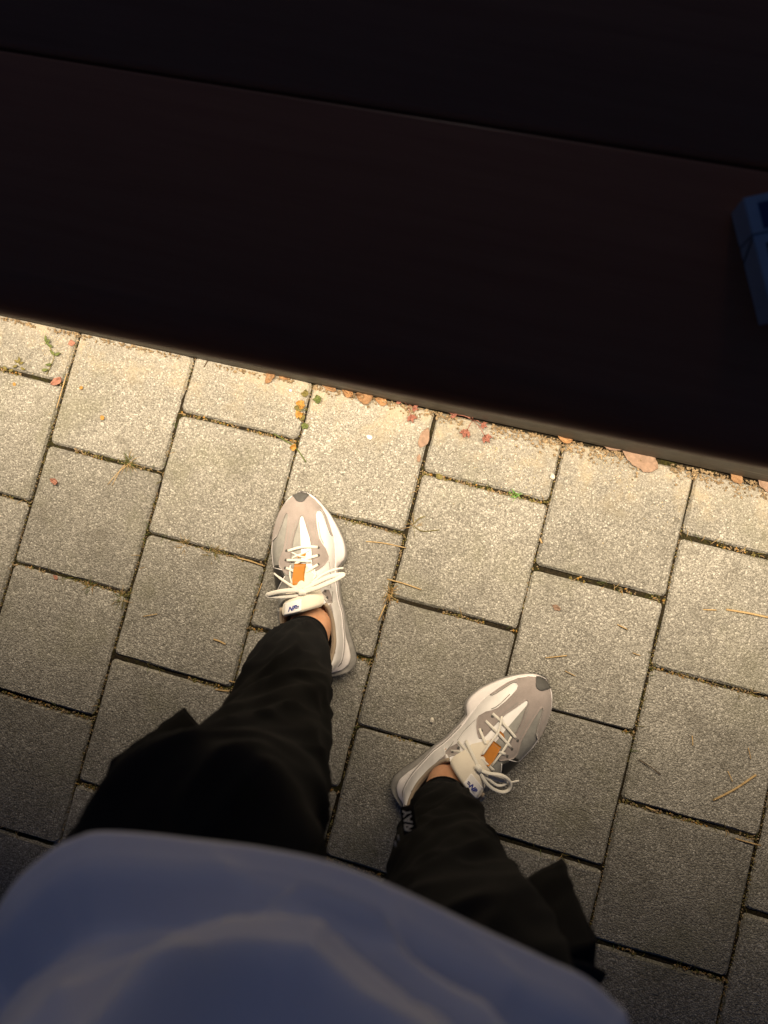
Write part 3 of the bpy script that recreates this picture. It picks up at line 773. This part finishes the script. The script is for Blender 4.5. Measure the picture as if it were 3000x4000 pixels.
# printed tape down the inside of the right shin
from mathutils.bvhtree import BVHTree
tb = BVHTree.FromPolygons(tv, tf)
def on_leg(px, py):
    d = (G(px, py, 0)-CP).normalized(); h, n_, i_, t_ = tb.ray_cast(CP, d)
    if h is None or h.z < .05: return None, None
    if n_.dot(d) > 0: n_ = -n_
    return h, n_
tp = [q for q in (on_leg(x, y) for x, y in ((1628, 3160), (1612, 3195), (1604, 3235), (1594, 3275), (1580, 3315))) if q[0] is not None]
if len(tp) > 2:
    h0, n0 = tp[len(tp)//2]
    la = (tp[0][0]-tp[-1][0]).normalized(); ha = (G(1600, 3203, .15)-G(1613, 3262, .15)).normalized(); ax = (la*.45+ha*.55).normalized()
    nz = n0+(CP-h0).normalized()*1.3; nz = (nz-ax*nz.dot(ax)).normalized(); ay = nz.cross(ax); MT = Matrix((ax, ay, nz)).transposed(); ctr = h0+nz*.005
    v, f = ribbon([ctr+ax*.021-nz*.002, ctr+nz*.0005, ctr-ax*.024-nz*.002], .0135, .0014, 8, 4, up=nz); mk('side_tape', v, f, M['trousers'], trousers)
    cu = bpy.data.curves.new('t', 'FONT'); cu.body = 'WAY'; cu.size = .0112; cu.offset = .0003; cu.extrude = .0003; cu.align_x = 'CENTER'; cu.align_y = 'CENTER'
    to = bpy.data.objects.new('t', cu); C.objects.link(to); bpy.context.view_layer.update()
    me = bpy.data.meshes.new_from_object(to); bpy.data.objects.remove(to)
    for q in me.vertices: q.co = ctr+nz*.002+MT @ Vector((q.co.x*.95+.003, q.co.y, q.co.z))
    obj('tape_lettering', me, M['print_white'], trousers)
    for k, (px, py) in enumerate(((1597, 3272), (1586, 3302), (1572, 3330))):
        h, n_ = on_leg(px, py)
        if h is not None:
            v, f = ribbon([h+n_*.009-ax*.002, h+n_*.009+ax*.0022], .002, .001, 6, 3, up=n_); mk('tape_lettering', v, f, M['print_white'], trousers)
for o in list(trousers.children): o.matrix_parent_inverse = Matrix.Identity(4)

# ---- t-shirt hanging over the belly
HZ = .76
hem_px = [(0, 3603), (90, 3468), (226, 3350), (316, 3305), (407, 3280), (633, 3284), (904, 3319), (1085, 3359), (1284, 3418), (1500, 3504), (1689, 3580), (1979, 3696), (2123, 3761), (2268, 3833), (2376, 3934), (2420, 4000)]
hem = [G(x, y, HZ) for x, y in hem_px]
hem = hem+[Vector((1.003, -.345, HZ)), Vector((1.008, -.40, HZ)), Vector((.985, -.47, HZ)), Vector((.92, -.505, HZ)), Vector((.85, -.515, HZ)), Vector((.78, -.505, HZ)), Vector((.715, -.47, HZ)), Vector((.697, -.41, HZ)), Vector((.700, -.365, HZ))]
hp = catmull(hem+[hem[0]], 8)[:-1]
# resample evenly
def resample(P, n):
    P = P+[P[0]]; L = [0]
    for a, b_ in zip(P, P[1:]): L.append(L[-1]+(b_-a).length)
    out = []; k = 0
    for i in range(n):
        t = L[-1]*i/n
        while L[k+1] < t: k += 1
        u = (t-L[k])/max(1e-9, L[k+1]-L[k]); out.append(P[k].lerp(P[k+1], u))
    return out
NH = 420
hp = resample(hp, NH)
RIDGES = [  # folds: crest line (x, z), height, spread above, spread below
    ([(.775, .864), (.785, .852), (.79, .846), (.795, .840), (.813, .821), (.83, .809), (.845, .805), (.861, .807), (.877, .814), (.892, .822), (.907, .832), (.935, .852), (.96, .87)], .026, .010, .0034, .019),
    ([(.815, .793), (.846, .785), (.869, .784), (.891, .788), (.912, .795), (.932, .804), (.945, .813), (.97, .832)], .020, .006, .003, .006),
    ([(.78, .905), (.807, .889), (.817, .884), (.828, .883), (.85, .892)], .020, .008, .005, .010),
    ([(.735, .862), (.755, .843), (.772, .823), (.792, .807), (.808, .803)], .009, .010, .005, .004),
    ([(.885, .803), (.905, .812), (.93, .828), (.955, .846)], .020, .005, .003, .005),
    ([(.78, .875), (.80, .864), (.83, .850), (.85, .848), (.87, .853), (.90, .870)], .004, .008, .004, .003),
    ([(.75, .806), (.78, .796), (.80, .789), (.83, .783)], .005, .006, .003, .002),
    ([(.93, .80), (.95, .812), (.975, .83)], .013, .007, .003, .002),
    ([(.86, .845), (.885, .856), (.915, .876)], .018, .007, .004, .004),
]
def SS(t): t = max(0, min(1, t)); return t*t*(3-2*t)
def fold(x, z):
    d = 0
    for pts, h, su, sd, pl in RIDGES:
        if x < pts[0][0]-.02 or x > pts[-1][0]+.02: continue
        zr = ip(x, pts); e = min(1, (x-pts[0][0]+.02)/.05)*min(1, (pts[-1][0]+.02-x)/.03); e = e*e*(3-2*e)
        dz = z-zr+.0015*noise.noise((x*40, 2, zr*9)); s = su if dz > 0 else sd
        dd = 0 if 0 < dz < pl else (dz-pl if dz > 0 else dz)
        d = max(d, e*h*math.exp(-(dd/s)**2))
    return d
torso = [(HZ, 1.0, 1.0, 0, 0), (.80, .915, .965, 0, 0), (.90, .84, .93, 0, -.004), (1.05, 1.0, .98, 0, -.018), (1.2, 1.08, .98, 0, -.03), (1.32, 1.05, .85, 0, -.035), (1.38, .75, .65, 0, -.035), (1.41, .42, .5, 0, -.035)]
CXY = Vector((.855, -.405))
sv = []; sf = []; zs = [HZ+.0022*k for k in range(80)]; z = zs[-1]
while z < 1.41: z += .012; zs.append(min(z, 1.41))
for z in zs:
    kx = ip(z, [(t[0], t[1]) for t in torso]); ky = ip(z, [(t[0], t[2]) for t in torso]); oy = ip(z, [(t[0], t[4]) for t in torso])
    for i, p in enumerate(hp):
        q = Vector((p.x, p.y))-CXY; nn_ = Vector((q.x/.16, q.y/.12)).normalized()
        front = max(0, min(1, (q.y+.02)/.06))
        fd = fold(p.x, z)*front if z < .96 else 0
        side = noise.noise((p.x*9, p.y*9, z*16))*.004*min(1, (z-HZ)/.03)+(max(0, 1-abs(noise.noise((p.x*11+z*14, 3.3, z*30-p.x*9)))*3)**2*.0035)*min(1, (z-HZ)/.03)
        hemf = .003*math.exp(-((z-HZ)/.010)**2)-.0014*math.exp(-((z-HZ-.018)/.0018)**2)
        r = fd+side+hemf-.024*front*SS((z-HZ-.018)/.012)-.022*front*SS((z-ip(max(.775, min(.96, p.x)), RIDGES[0][0])-.019)/.014)*(z < .96)
        wav = .002*math.sin(p.x*38)*front*math.exp(-((z-HZ)/.02)**2)
        sv.append(Vector((CXY.x+q.x*kx+nn_.x*r, CXY.y+q.y*ky+oy+nn_.y*(r+wav), z)))
for i in range(len(zs)-1):
    for j in range(NH): sf.append((i*NH+j, i*NH+(j+1) % NH, (i+1)*NH+(j+1) % NH, (i+1)*NH+j))
shirt = mk('t_shirt', sv, sf, M['shirt'], person); place(shirt)
so = shirt.modifiers.new('cloth_thickness', 'SOLIDIFY'); so.thickness = .0014; so.offset = -1

# ------------------------------------------------------------------ litter and weeds on the pavement
random.seed(11)
def leafmat(name, c0, c1): 
    a = N(name, .75, .25); p = a.pos(); n1 = a.noise(p, 180, 4, .6); a.set('Base Color', a.ramp(n1, [(.3, c0), (.7, c1)])); a.bump(n1, .4, .0006); return a.m
LM = dict(tan=leafmat('tan_dry_leaf', (.16, .09, .045), (.27, .16, .085)), pink=leafmat('pinkish_dry_leaf', (.17, .115, .085), (.26, .175, .13)),
    red=leafmat('red_weed_leaf', (.19, .075, .055), (.29, .13, .10)), brick=leafmat('brick_red_petal', (.20, .095, .07), (.31, .15, .11)),
    green=leafmat('weed_green', (.06, .085, .025), (.13, .15, .05)), lime=leafmat('bright_weed_green', (.10, .26, .05), (.22, .42, .12)), olive=leafmat('olive_weed', (.09, .08, .025), (.19, .16, .055)),
    yellow=leafmat('yellow_leaf', (.25, .13, .03), (.38, .22, .06)), straw=leafmat('straw', (.30, .20, .09), (.46, .34, .18)), brown=leafmat('brown_dry_leaf', (.19, .10, .05), (.33, .19, .09)),
    twig=leafmat('dark_twig', (.05, .035, .02), (.10, .07, .045)), stone=plain('pale_stone', (.45, .43, .39), .8, .3, .2, 300), paper=plain('white_paper', (.8, .8, .79), .8, .2, .04, 200))
def leaf_geo(L_, W_, curl=.25, crumple=.15, serr=0, lobes=0, seed=0, fold=.3, ragged=.35):
    """blade in the xy plane, base at origin, tip along +y"""
    n, mcols = 14, 6; v = []; f = []
    for i in range(n+1):
        t = i/n
        w = W_/2*(math.sin(math.pi*t**.8)**.75 if 0 < t < 1 else .02)
        if lobes: w *= .45+.55*abs(math.cos(math.pi*lobes*t))
        if serr: w *= 1+serr*(((i*2) % 2)-.5)*.4+serr*.25*(1 if i % 2 else -1)
        wl_, wr_ = (w*(1+ragged*noise.noise((t*5, seed*3.7, q_))) for q_ in (1.3, 8.1))
        for j in range(-mcols, mcols+1):
            s = j/mcols; x = s*(wl_ if s < 0 else wr_)+ragged*.12*W_*noise.noise((t*2.2, seed, 4)); y = L_*t
            z = abs(s)*w*fold+curl*L_*(t-.5)**2+crumple*L_*.35*noise.noise((s*1.7+seed, t*3.1, seed*1.3))
            v.append(Vector((x, y, z)))
    k = 2*mcols+1
    for i in range(n):
        for j in range(k-1): f.append((i*k+j, i*k+j+1, (i+1)*k+j+1, (i+1)*k+j))
    zmin = min(p.z for p in v)
    return [p-Vector((0, L_/2, zmin)) for p in v], f
def thicken(o, t=.0004):
    s = o.modifiers.new('thickness', 'SOLIDIFY'); s.thickness = t; return o
def leaf(px, py, size, wid, head, mat, name, label, cat='leaf', group=None, z=.0012, tilt=(0, 0), **k):
    v, f = leaf_geo(size, wid, seed=random.uniform(0, 50), **k)
    o = mk(name, v, f, LM[mat]); o.location = G(px, py)+Vector((0, 0, z)); o.rotation_euler = (R(tilt[0]), R(tilt[1]), R(head)); thicken(o)
    return tag(o, label, cat, group)
# headings: 0 points away from the person (towards the bench)
leaf(283, 1342, .0105, .0105, 20, 'brick', 'fallen_petal', 'round brick red petal on the joint, leftmost, close to the bench', 'petal', crumple=.5, curl=.6)
leaf(226, 1491, .021, .0105, -40, 'brick', 'fallen_petal', 'long curled brick red petal at the T joint left of the straw', 'petal', crumple=.4, curl=.7)
leaf(216, 1881, .014, .010, 70, 'brick', 'fallen_petal', 'crumpled dark red petal alone in the middle of a left slab', 'petal', crumple=.9, curl=.8)
leaf(1060, 1470, .030, .014, 165, 'tan', 'dry_leaf', 'pointed brown dry leaf at the bench edge, left of the other dry leaves', crumple=.5, curl=.5, fold=.6)
leaf(1112, 1470, .024, .014, -110, 'brown', 'dry_leaf', 'small brown dry leaf beside the pointed leaf at bench edge', crumple=.6, curl=.5, fold=.6)
leaf(1283, 1512, .030, .012, 72, 'tan', 'dry_leaf', 'narrow tan dry leaf lying along the bench just right of a joint', crumple=.4, curl=.3, fold=.5)
leaf(1356, 1533, .024, .013, 60, 'brown', 'dry_leaf', 'curled brown leaf between the narrow leaf and the crumpled one', crumple=.8, curl=.7)
leaf(1426, 1553, .028, .022, 95, 'tan', 'dry_leaf', 'crumpled tan leaf with ridges at the bench edge above the left shoe', crumple=1.0, curl=.8)
leaf(1490, 1570, .020, .012, 80, 'brown', 'dry_leaf', 'small dark leaf right of the crumpled tan leaf', crumple=.8, curl=.5)
leaf(1657, 1711, .034, .0165, -8, 'pink', 'dry_leaf', 'flat pinkish oval leaf lying beside a joint near the bench', crumple=.12, curl=.12, fold=.12)
leaf(1637, 1790, .013, .006, 10, 'pink', 'dry_leaf', 'tiny pink leaf scrap in the joint below the oval leaf', crumple=.3)
leaf(2491, 1782, .068, .036, 68, 'pink', 'dry_leaf', 'largest dry leaf, pinkish with toothed edge, half under the bench at right', crumple=.10, curl=.10, fold=.10, serr=.12, z=.003)
leaf(2395, 1742, .034, .018, 100, 'pink', 'dry_leaf', 'pinkish leaf tucked behind the largest leaf at the bench foot', crumple=.2, curl=.2, z=.005)
leaf(2201, 1714, .026, .016, 75, 'brown', 'dry_leaf', 'crumpled brown leaf at the top of the joint right of the red weed', crumple=1.0, curl=.8)
leaf(2868, 1863, .026, .014, 50, 'tan', 'dry_leaf', 'tan leaf among gravel near the right edge by the bench', crumple=.4, curl=.3, z=.004)
leaf(2985, 1888, .034, .020, 60, 'pink', 'dry_leaf', 'pinkish leaf cut by the right picture edge at the bench foot', crumple=.2, curl=.2, z=.004)
leaf(1716, 1862, .012, .009, 60, 'olive', 'dry_leaf', 'small olive leaf at the start of the cross joint below the red weed', crumple=.5)
leaf(2172, 2373, .014, .008, 70, 'pink', 'fallen_petal', 'pale petal on the slab right of centre, above the outward shoe', 'petal', crumple=.4, curl=.4)
leaf(319, 1515, .006, .006, 20, 'yellow', 'fallen_petal', 'tiny yellow fleck on the slab right of the straw', 'petal')
leaf(401, 1632, .008, .007, 50, 'yellow', 'fallen_petal', 'small ochre fleck in the middle of the second slab from left', 'petal')
leaf(58, 1501, .006, .005, 50, 'yellow', 'fallen_petal', 'tiny orange fleck on the leftmost slab', 'petal')
# round clover-like leaves along one joint
for (px, py, s, mt, lab) in ((1194, 1539, .012, 'olive', 'dull green round leaf beside the joint at bench edge'), (1242, 1562, .014, 'green', 'larger green round leaf right of the joint near the bench'), (1176, 1582, .015, 'yellow', 'upper of two orange round leaves left of the joint'), (1166, 1599, .011, 'olive', 'olive leaf between the two orange round leaves'), (1172, 1622, .013, 'yellow', 'lower of two orange round leaves left of the joint'), (1181, 1634, .010, 'olive', 'olive leaf just under the lower orange leaf'), (1192, 1667, .012, 'green', 'green round leaf lowest beside the joint'), (1147, 1751, .010, 'yellow', 'small orange leaf at the corner above the green grass blade')):
    leaf(px, py, s, s*.9, random.uniform(0, 360), mt, 'round_leaf', lab, 'leaf', 'round leaves along the joint', crumple=.9, curl=.5, ragged=.8)

def straw(pts, w, mat, label, name='straw', cat='straw', z=.0015, group='dry straws on the slabs'):
    P = [G(x, y)+Vector((0, 0, z+.0008*(k % 2))) for k, (x, y) in enumerate(pts)]
    if len(P) == 2: P.insert(1, P[0].lerp(P[1], .5)+Vector((0, 0, .0012)))
    v, f = ribbon(P, w, w*.55, 6, 4); o = mk(name, v, f, LM[mat]); return tag(o, label, cat, group)
straw([(262, 1463), (243, 1530), (223, 1596)], .0016, 'straw', 'long thin straw lying in the joint below the curled petal')
straw([(928, 2179), (980, 2192), (1034, 2212)], .0022, 'straw', 'straw along the cross joint just left of the front shoe')
straw([(560, 2408), (617, 2398)], .0014, 'straw', 'short pale straw in the middle of a slab left of the front leg')
straw([(835, 2497), (860, 2505), (882, 2517)], .0028, 'straw', 'short bent thick straw on the slab left of the front ankle')
straw([(896, 2659), (920, 2664)], .0022, 'straw', 'upper of two straws poking out beside the front trouser leg')
straw([(842, 2693), (897, 2699)], .0026, 'straw', 'lower of two straws poking out beside the front trouser leg')
straw([(1024, 2278), (1015, 2305), (1004, 2331)], .0016, 'straw', 'thin straw standing in the joint left of the front heel')
straw([(2835, 2381), (2920, 2395), (3005, 2413)], .0032, 'straw', 'longest straw, cut by the right picture edge')
straw([(2744, 2381), (2796, 2383)], .0020, 'straw', 'short straw left of the longest straw at right')
straw([(2410, 2439), (2449, 2458)], .0018, 'straw', 'short straw on the slab above the outward shoe')
straw([(2130, 2569), (2214, 2560)], .0018, 'straw', 'thin straw just above the toe of the outward shoe')
straw([(2205, 2620), (2247, 2640)], .0012, 'straw', 'very thin straw right of the toe of the outward shoe')
straw([(2702, 2873), (2704, 2912)], .0016, 'straw', 'tiny straw pointing at the bench on the right slab')
straw([(2784, 3126), (2870, 3080), (2952, 3026)], .0034, 'straw', 'thick slanting straw at right, lower than the tiny one')
straw([(2841, 3011), (2859, 3053)], .0016, 'straw', 'small straw just above the thick slanting straw')
straw([(2921, 2920), (2930, 2965)], .0013, 'straw', 'faint thin straw near the right edge above the slanting one')
straw([(2494, 2966), (2540, 2994), (2579, 3026)], .0014, 'twig', 'thin dark twig on the slab right of the outward shoe', 'twig', 'twig', group='twigs')
straw([(2521, 3150), (2558, 3165)], .0022, 'straw', 'pale straw lying in the cross joint at right')
straw([(2871, 3274), (2970, 3301)], .0022, 'straw', 'straw in the corner of the joint at the lower right')
straw([(826, 1400), (812, 1412), (798, 1436)], .0018, 'twig', 'bent dark twig at the bench edge on the sandy slab', 'twig', 'twig', group='twigs')
straw([(1430, 2115), (1500, 2122), (1585, 2140)], .0016, 'straw', 'straw in the joint between front shoe and the pale tuft')
straw([(1513, 2262), (1580, 2280), (1645, 2303)], .0020, 'straw', 'straw leaning out of the dry tuft right of the front shoe')
straw([(1506, 2362), (1478, 2425)], .0022, 'straw', 'straw in the joint under the dry tuft')
straw([(2108, 2105), (2116, 2122)], .0028, 'straw', 'stubby straw in the joint above the right slabs')
straw([(2470, 1400+1150), (2500, 2560)], .0012, 'straw', 'tiny straw beside the long joint at right')

def tuft(px, py, n, ln, mats, label, spread=1.0, name='weed_tuft', cat='weed', group='weeds in the joints', flat=.5):
    t = empty(name, G(px, py)+Vector((0, 0, -.004))); tag(t, label, cat, group)
    bs = {m_: B() for m_ in mats}
    for k in range(n):
        a = random.uniform(0, 2*math.pi); L_ = ln*random.uniform(.45, 1.15); d = Vector((math.cos(a), math.sin(a), 0)); r0 = Vector((random.uniform(-1, 1), random.uniform(-1, 1), 0))*.003*spread
        h = L_*(1-flat)*random.uniform(.5, 1.2); P = [r0, r0+d*L_*.4+Vector((0, 0, h*.8)), r0+d*L_+Vector((0, 0, max(.005, h*.5)))]
        v, f = ribbon(P, .0013, .0005, 4, 4, taper=lambda u: 1.05-.85*u); bs[random.choice(mats)].add(v, f)
    for m_, b in bs.items():
        if b.v: b.build('blades', LM[m_], t)
    return t
tuft(506, 1804, 40, .020, ['olive', 'straw', 'green'], 'dry grass tuft in the joint on the left, under the ochre fleck', 1.6)
straw([(500, 1815), (460, 1850), (422, 1894)], .0011, 'straw', 'bent dry stalk hanging from the left grass tuft')
straw([(492, 1812), (470, 1840), (440, 1897)], .0011, 'straw', 'second dry stalk beside the bent one at the left grass tuft')
tuft(719, 2129, 24, .013, ['straw', 'olive'], 'small withered tuft in the joint left of the front shoe', 1.4)
tuft(829, 2162, 40, .018, ['olive', 'straw', 'green'], 'fuller grass tuft in the same joint, nearer the front shoe', 1.6)
tuft(351, 2292, 30, .015, ['green', 'yellow'], 'green weed in the joint beside the red petal at left', 1.4)
tuft(474, 2338, 46, .018, ['olive', 'green', 'straw'], 'bushy grass tuft at the T joint on the left', 1.8)
tuft(1524, 2314, 34, .018, ['straw', 'yellow', 'olive'], 'dry tuft at the T joint between the two shoes', 1.6)
tuft(1618, 2052, 14, .022, ['olive', 'straw'], 'sprawling weed with long stalks right of the front toe', 1.2)
straw([(1618, 2055), (1650, 2075), (1718, 2070)], .0013, 'olive', 'long stalk of the sprawling weed, pointing right')
straw([(1612, 2050), (1640, 2025), (1662, 2018)], .0013, 'olive', 'upper stalk of the sprawling weed')
tuft(2013, 1933, 22, .009, ['lime'], 'bright green seedling in the cross joint at the upper right', 1.2)
tuft(2560, 2345, 14, .006, ['olive', 'green'], 'low moss at the joint corner right of the big upper slab', 3)
tuft(1592, 1589, 8, .008, ['green'], 'small green shoot between the red leaves at the bench edge', 1)
leaf(219, 2255, .010, .006, 60, 'brick', 'fallen_petal', 'dark red petal stuck in the joint at far left', 'petal', crumple=.6, z=.001)
straw([(1071, 1695), (1120, 1725), (1157, 1750), (1197, 1807)], .0021, 'green', 'single green grass blade bending across the joint above the front shoe', 'grass_blade', 'grass', group=None)
# low grass sprouting along the joints
gb = {'olive': B(), 'straw': B(), 'green': B()}
for k in range(1300):
    c = random.randint(0, 7); v0 = 0 if c % 2 == 0 else .5
    if random.random() < .55:
        x = (c+random.random())*S; y = -(v0+random.randint(0, 3))*S
        if noise.noise((x*9, y*7, 21)) < -.02: continue
    else:
        x = c*S; y = random.uniform(-.75, .09)
        if noise.noise((x*9, y*9, 33)) < .12: continue
    base = Vector((x+random.gauss(0, .0015), y+random.gauss(0, .0015), -.005)); a = random.uniform(0, 6.283); L_ = random.uniform(.005, .015); d = Vector((math.cos(a), math.sin(a), 0))
    v, f = ribbon([base, base+d*L_*.45+Vector((0, 0, .006)), base+d*L_+Vector((0, 0, .0065))], .0012, .0005, 4, 3, taper=lambda u: 1.05-.8*u)
    gb[random.choice(['olive', 'olive', 'straw', 'green'])].add(v, f)
for mt, b in gb.items():
    label_ = {'olive': 'olive grass sprouts along the joints', 'straw': 'dry grass sprouts along the joints', 'green': 'green grass sprouts along the joints'}[mt]
    o = stuff(b.build('joint_grass', LM[mt])); tag(o, label_, 'grass')
# creeping weed at the far left
w = empty('creeping_weed', G(181, 1463)); tag(w, 'green creeping weed running towards the bench at the far left', 'weed')
P = [G(181, 1463, .002), G(200, 1425, .003), G(211, 1391, .004), G(196, 1360, .003), G(181, 1325, .003)]
v, f = ribbon(P, .0014, .001, 6, 4); mk('stem', [p-G(181, 1463) for p in v], f, LM['olive'], w)
for (px, py, h) in ((205, 1378, 60), (225, 1383, -60), (195, 1350, 70), (188, 1335, -30), (178, 1322, 20), (190, 1425, 110), (176, 1445, -70)):
    v, f = leaf_geo(.011, .0045, .3, .3, seed=px); o = mk('leaf', v, f, LM['green'], w); o.location = G(px, py, .004)-G(181, 1463); o.rotation_euler = (0, R(10), R(h)); thicken(o)
w = empty('creeping_weed', G(75, 1420)); tag(w, 'small olive weed in the joint at the left picture edge', 'weed')
for (px, py, h) in ((75, 1403, 20), (66, 1412, 80), (84, 1418, -60), (90, 1440, -100), (60, 1432, 120), (20, 1438, 60), (45, 1447, -60)):
    v, f = leaf_geo(.009, .004, .3, .3, seed=px); o = mk('leaf', v, f, LM['olive'], w); o.location = G(px, py, .003)-G(75, 1420); o.rotation_euler = (0, R(12), R(h)); thicken(o)
# red lobed weeds at the foot of the bench
def red_weed(px, py, leaves, label):
    base = G(px, py); t = empty('red_weed', base); tag(t, label, 'weed', 'red weeds at the foot of the bench')
    for (qx, qy, s, mt) in leaves:
        tip = G(qx, qy, .006)-base; v, f = ribbon([Vector((0, 0, -.004)), tip*.5+Vector((0, 0, .008)), tip], .0011, .0009, 6, 4); mk('stem', v, f, LM['red'], t)
        hd = math.degrees(math.atan2(-tip.x, tip.y))
        for k, da in enumerate((-38, 0, 38)):
            v, f = leaf_geo(s*(1 if k == 1 else .75), s*.45, .35, .8, lobes=3, seed=qx+k, fold=.2); v = [p+Vector((0, s*.45, 0)) for p in v]
            o = mk('leaf', v, f, LM[mt], t); o.location = tip; o.rotation_euler = (R(-8), 0, R(hd+da)); thicken(o)
red_weed(1592, 1583, [(1572, 1570, .012, 'red'), (1604, 1620, .014, 'red'), (1612, 1590, .010, 'red')], 'smaller red weed left, at the foot of the bench')
red_weed(1848, 1640, [(1826, 1678, .016, 'red'), (1892, 1700, .015, 'red'), (1786, 1620, .014, 'red'), (1843, 1630, .012, 'brick'), (1880, 1655, .011, 'red')], 'larger red weed with three lobed leaves hanging over the slab')
# chips and stones
def stone(px, py, r, mat, name, label, cat, flat=.6, seed=0, group=None):
    v = []; f = []
    for i in range(7):
        for j in range(10):
            a = math.pi*i/6; q = 2*math.pi*j/10; d = Vector((math.sin(a)*math.cos(q), math.sin(a)*math.sin(q), math.cos(a))); k = 1+.35*noise.noise(d*1.6+Vector((seed, 0, 0)))
            v.append(Vector((d.x*r*k, d.y*r*k*.8, d.z*r*k*flat)))
    for i in range(6):
        for j in range(10): f.append((i*10+j, (i+1)*10+j, (i+1)*10+(j+1) % 10, i*10+(j+1) % 10))
    o = mk(name, v, f, LM[mat], smooth=False); o.location = G(px, py)+Vector((0, 0, r*flat*.85)); o.rotation_euler = (0, 0, seed); return tag(o, label, cat, group)
stone(1688, 2812, .0042, 'stone', 'pebble', 'pale pebble on the slab beside the outward shoe', 'pebble', .8, 2)
stone(2158, 1863, .0048, 'stone', 'pebble', 'grey chip in the sandy joint near the bench at right', 'pebble', .6, 5)
stone(1136, 1527, .0026, 'paper', 'pebble', 'small white pebble left of the leafy joint', 'pebble', .8, 3)
bv = [Vector((math.cos(a)*.0046*k, math.sin(a)*.0033*k, 0)) for a, k in ((.2, 1), (1.0, 1.15), (2.2, .9), (3.0, 1.1), (4.1, .95), (5.3, 1.1))]
o = mk('paper_scrap', bv+[p+Vector((0, 0, .0008)) for p in bv], [tuple(range(5, -1, -1)), tuple(range(6, 12))]+[(i, (i+1) % 6, 6+(i+1) % 6, 6+i) for i in range(6)], LM['paper'], smooth=False)
o.location = G(1443, 1708)+Vector((0, 0, .001)); o.rotation_euler = (R(8), R(5), R(-10)); tag(o, 'small white paper scrap on the slab above the front toe', 'paper')

# gravel washed against the bench, grit and plant crumbs in the joints
def crumbs(name, spots, mat):
    b = B()
    for (x, y, z, r) in spots:
        M3 = Matrix.Rotation(random.uniform(0, 6.3), 3, 'Z') @ Matrix.Rotation(random.uniform(0, 3), 3, 'X')
        pts = [M3 @ Vector((px_*random.uniform(.7, 1.2), py_*random.uniform(.6, 1.1), pz_*random.uniform(.5, .9)))*r for px_, py_, pz_ in ((1, 0, 0), (-1, 0, 0), (0, 1, 0), (0, -1, 0), (0, 0, 1), (0, 0, -1))]
        b.add([p+Vector((x, y, z)) for p in pts], [(0, 2, 4), (2, 1, 4), (1, 3, 4), (3, 0, 4), (2, 0, 5), (1, 2, 5), (3, 1, 5), (0, 3, 5)])
    return stuff(b.build(name, mat, None, False))
def label_stuff(o, l, c): return tag(o, l, c)
sp = []
for k in range(4200):
    x = random.uniform(-.2, 1.75); wy = .0985+.0183*(x-.9)
    wd = .006+.016*max(0, min(1, (x-.55)/.5))
    if random.random() > .25+.75*max(0, min(1, (x-.5)/.45)): continue
    if noise.noise((x*11, 3, 1)) < -.25: continue
    y = wy-abs(random.gauss(0, 1))*wd*.5
    sp.append((x, y, (.0012 if y < .096 else -.0035)+random.uniform(0, .002), random.uniform(.0010, .0032)))
gm = leafmat('gravel_mix', (.09, .062, .036), (.36, .27, .165))
label_stuff(crumbs('gravel', sp, gm), 'loose gravel and crumbs along the foot of the bench', 'gravel')
sp1 = []; sp2 = []; sp3 = []
for c in range(-1, 9):
    for k in range(620):           # long joints
        y = random.uniform(-1.05, .1); x = c*S+random.gauss(0, .0014)
        dens = noise.noise((c*3.3, y*9, 2))
        if dens < -.25: continue
        (sp1 if random.random() < .6 else sp2).append((x, y, -.0048+random.uniform(0, .0038), random.uniform(.0007, .0019)))
    v0 = 0 if c % 2 == 0 else .5
    for r in range(6):             # cross joints
        y = -(v0+r)*S; good = noise.noise((c*1.7, r*2.9, 7))
        for k in range(170):
            x = (c+random.random())*S; dens = noise.noise((x*16, y*9, 5))+good*.6
            if dens < -.1: continue
            (sp1 if random.random() < .5 else (sp2 if random.random() < .75 else sp3)).append((x, y-.0012+random.gauss(0, .0016), -.0045+random.uniform(0, .0038), random.uniform(.0008, .0026)))
label_stuff(crumbs('joint_grit', sp1, gm), 'sandy grit lying in the joints between slabs', 'grit')
label_stuff(crumbs('joint_crumbs', sp3, LM['yellow']), 'yellow plant crumbs lying in the joints', 'crumbs')
label_stuff(crumbs('joint_moss', sp2, LM['olive']), 'olive moss growing in the joints between slabs', 'moss')
# loose sand grains on the first row of slabs
sp = []
for k in range(2600):
    x = random.uniform(0, 1.5); y = .1-abs(random.gauss(0, .055))
    if noise.noise((x*8, y*14, 9)) < .12: continue
    sp.append((x, y, .0004, random.uniform(.0004, .0011)))
label_stuff(crumbs('sand', sp, leafmat('sand_grains', (.42, .32, .17), (.68, .56, .36))), 'yellowish sand grains scattered along the first slabs', 'sand')
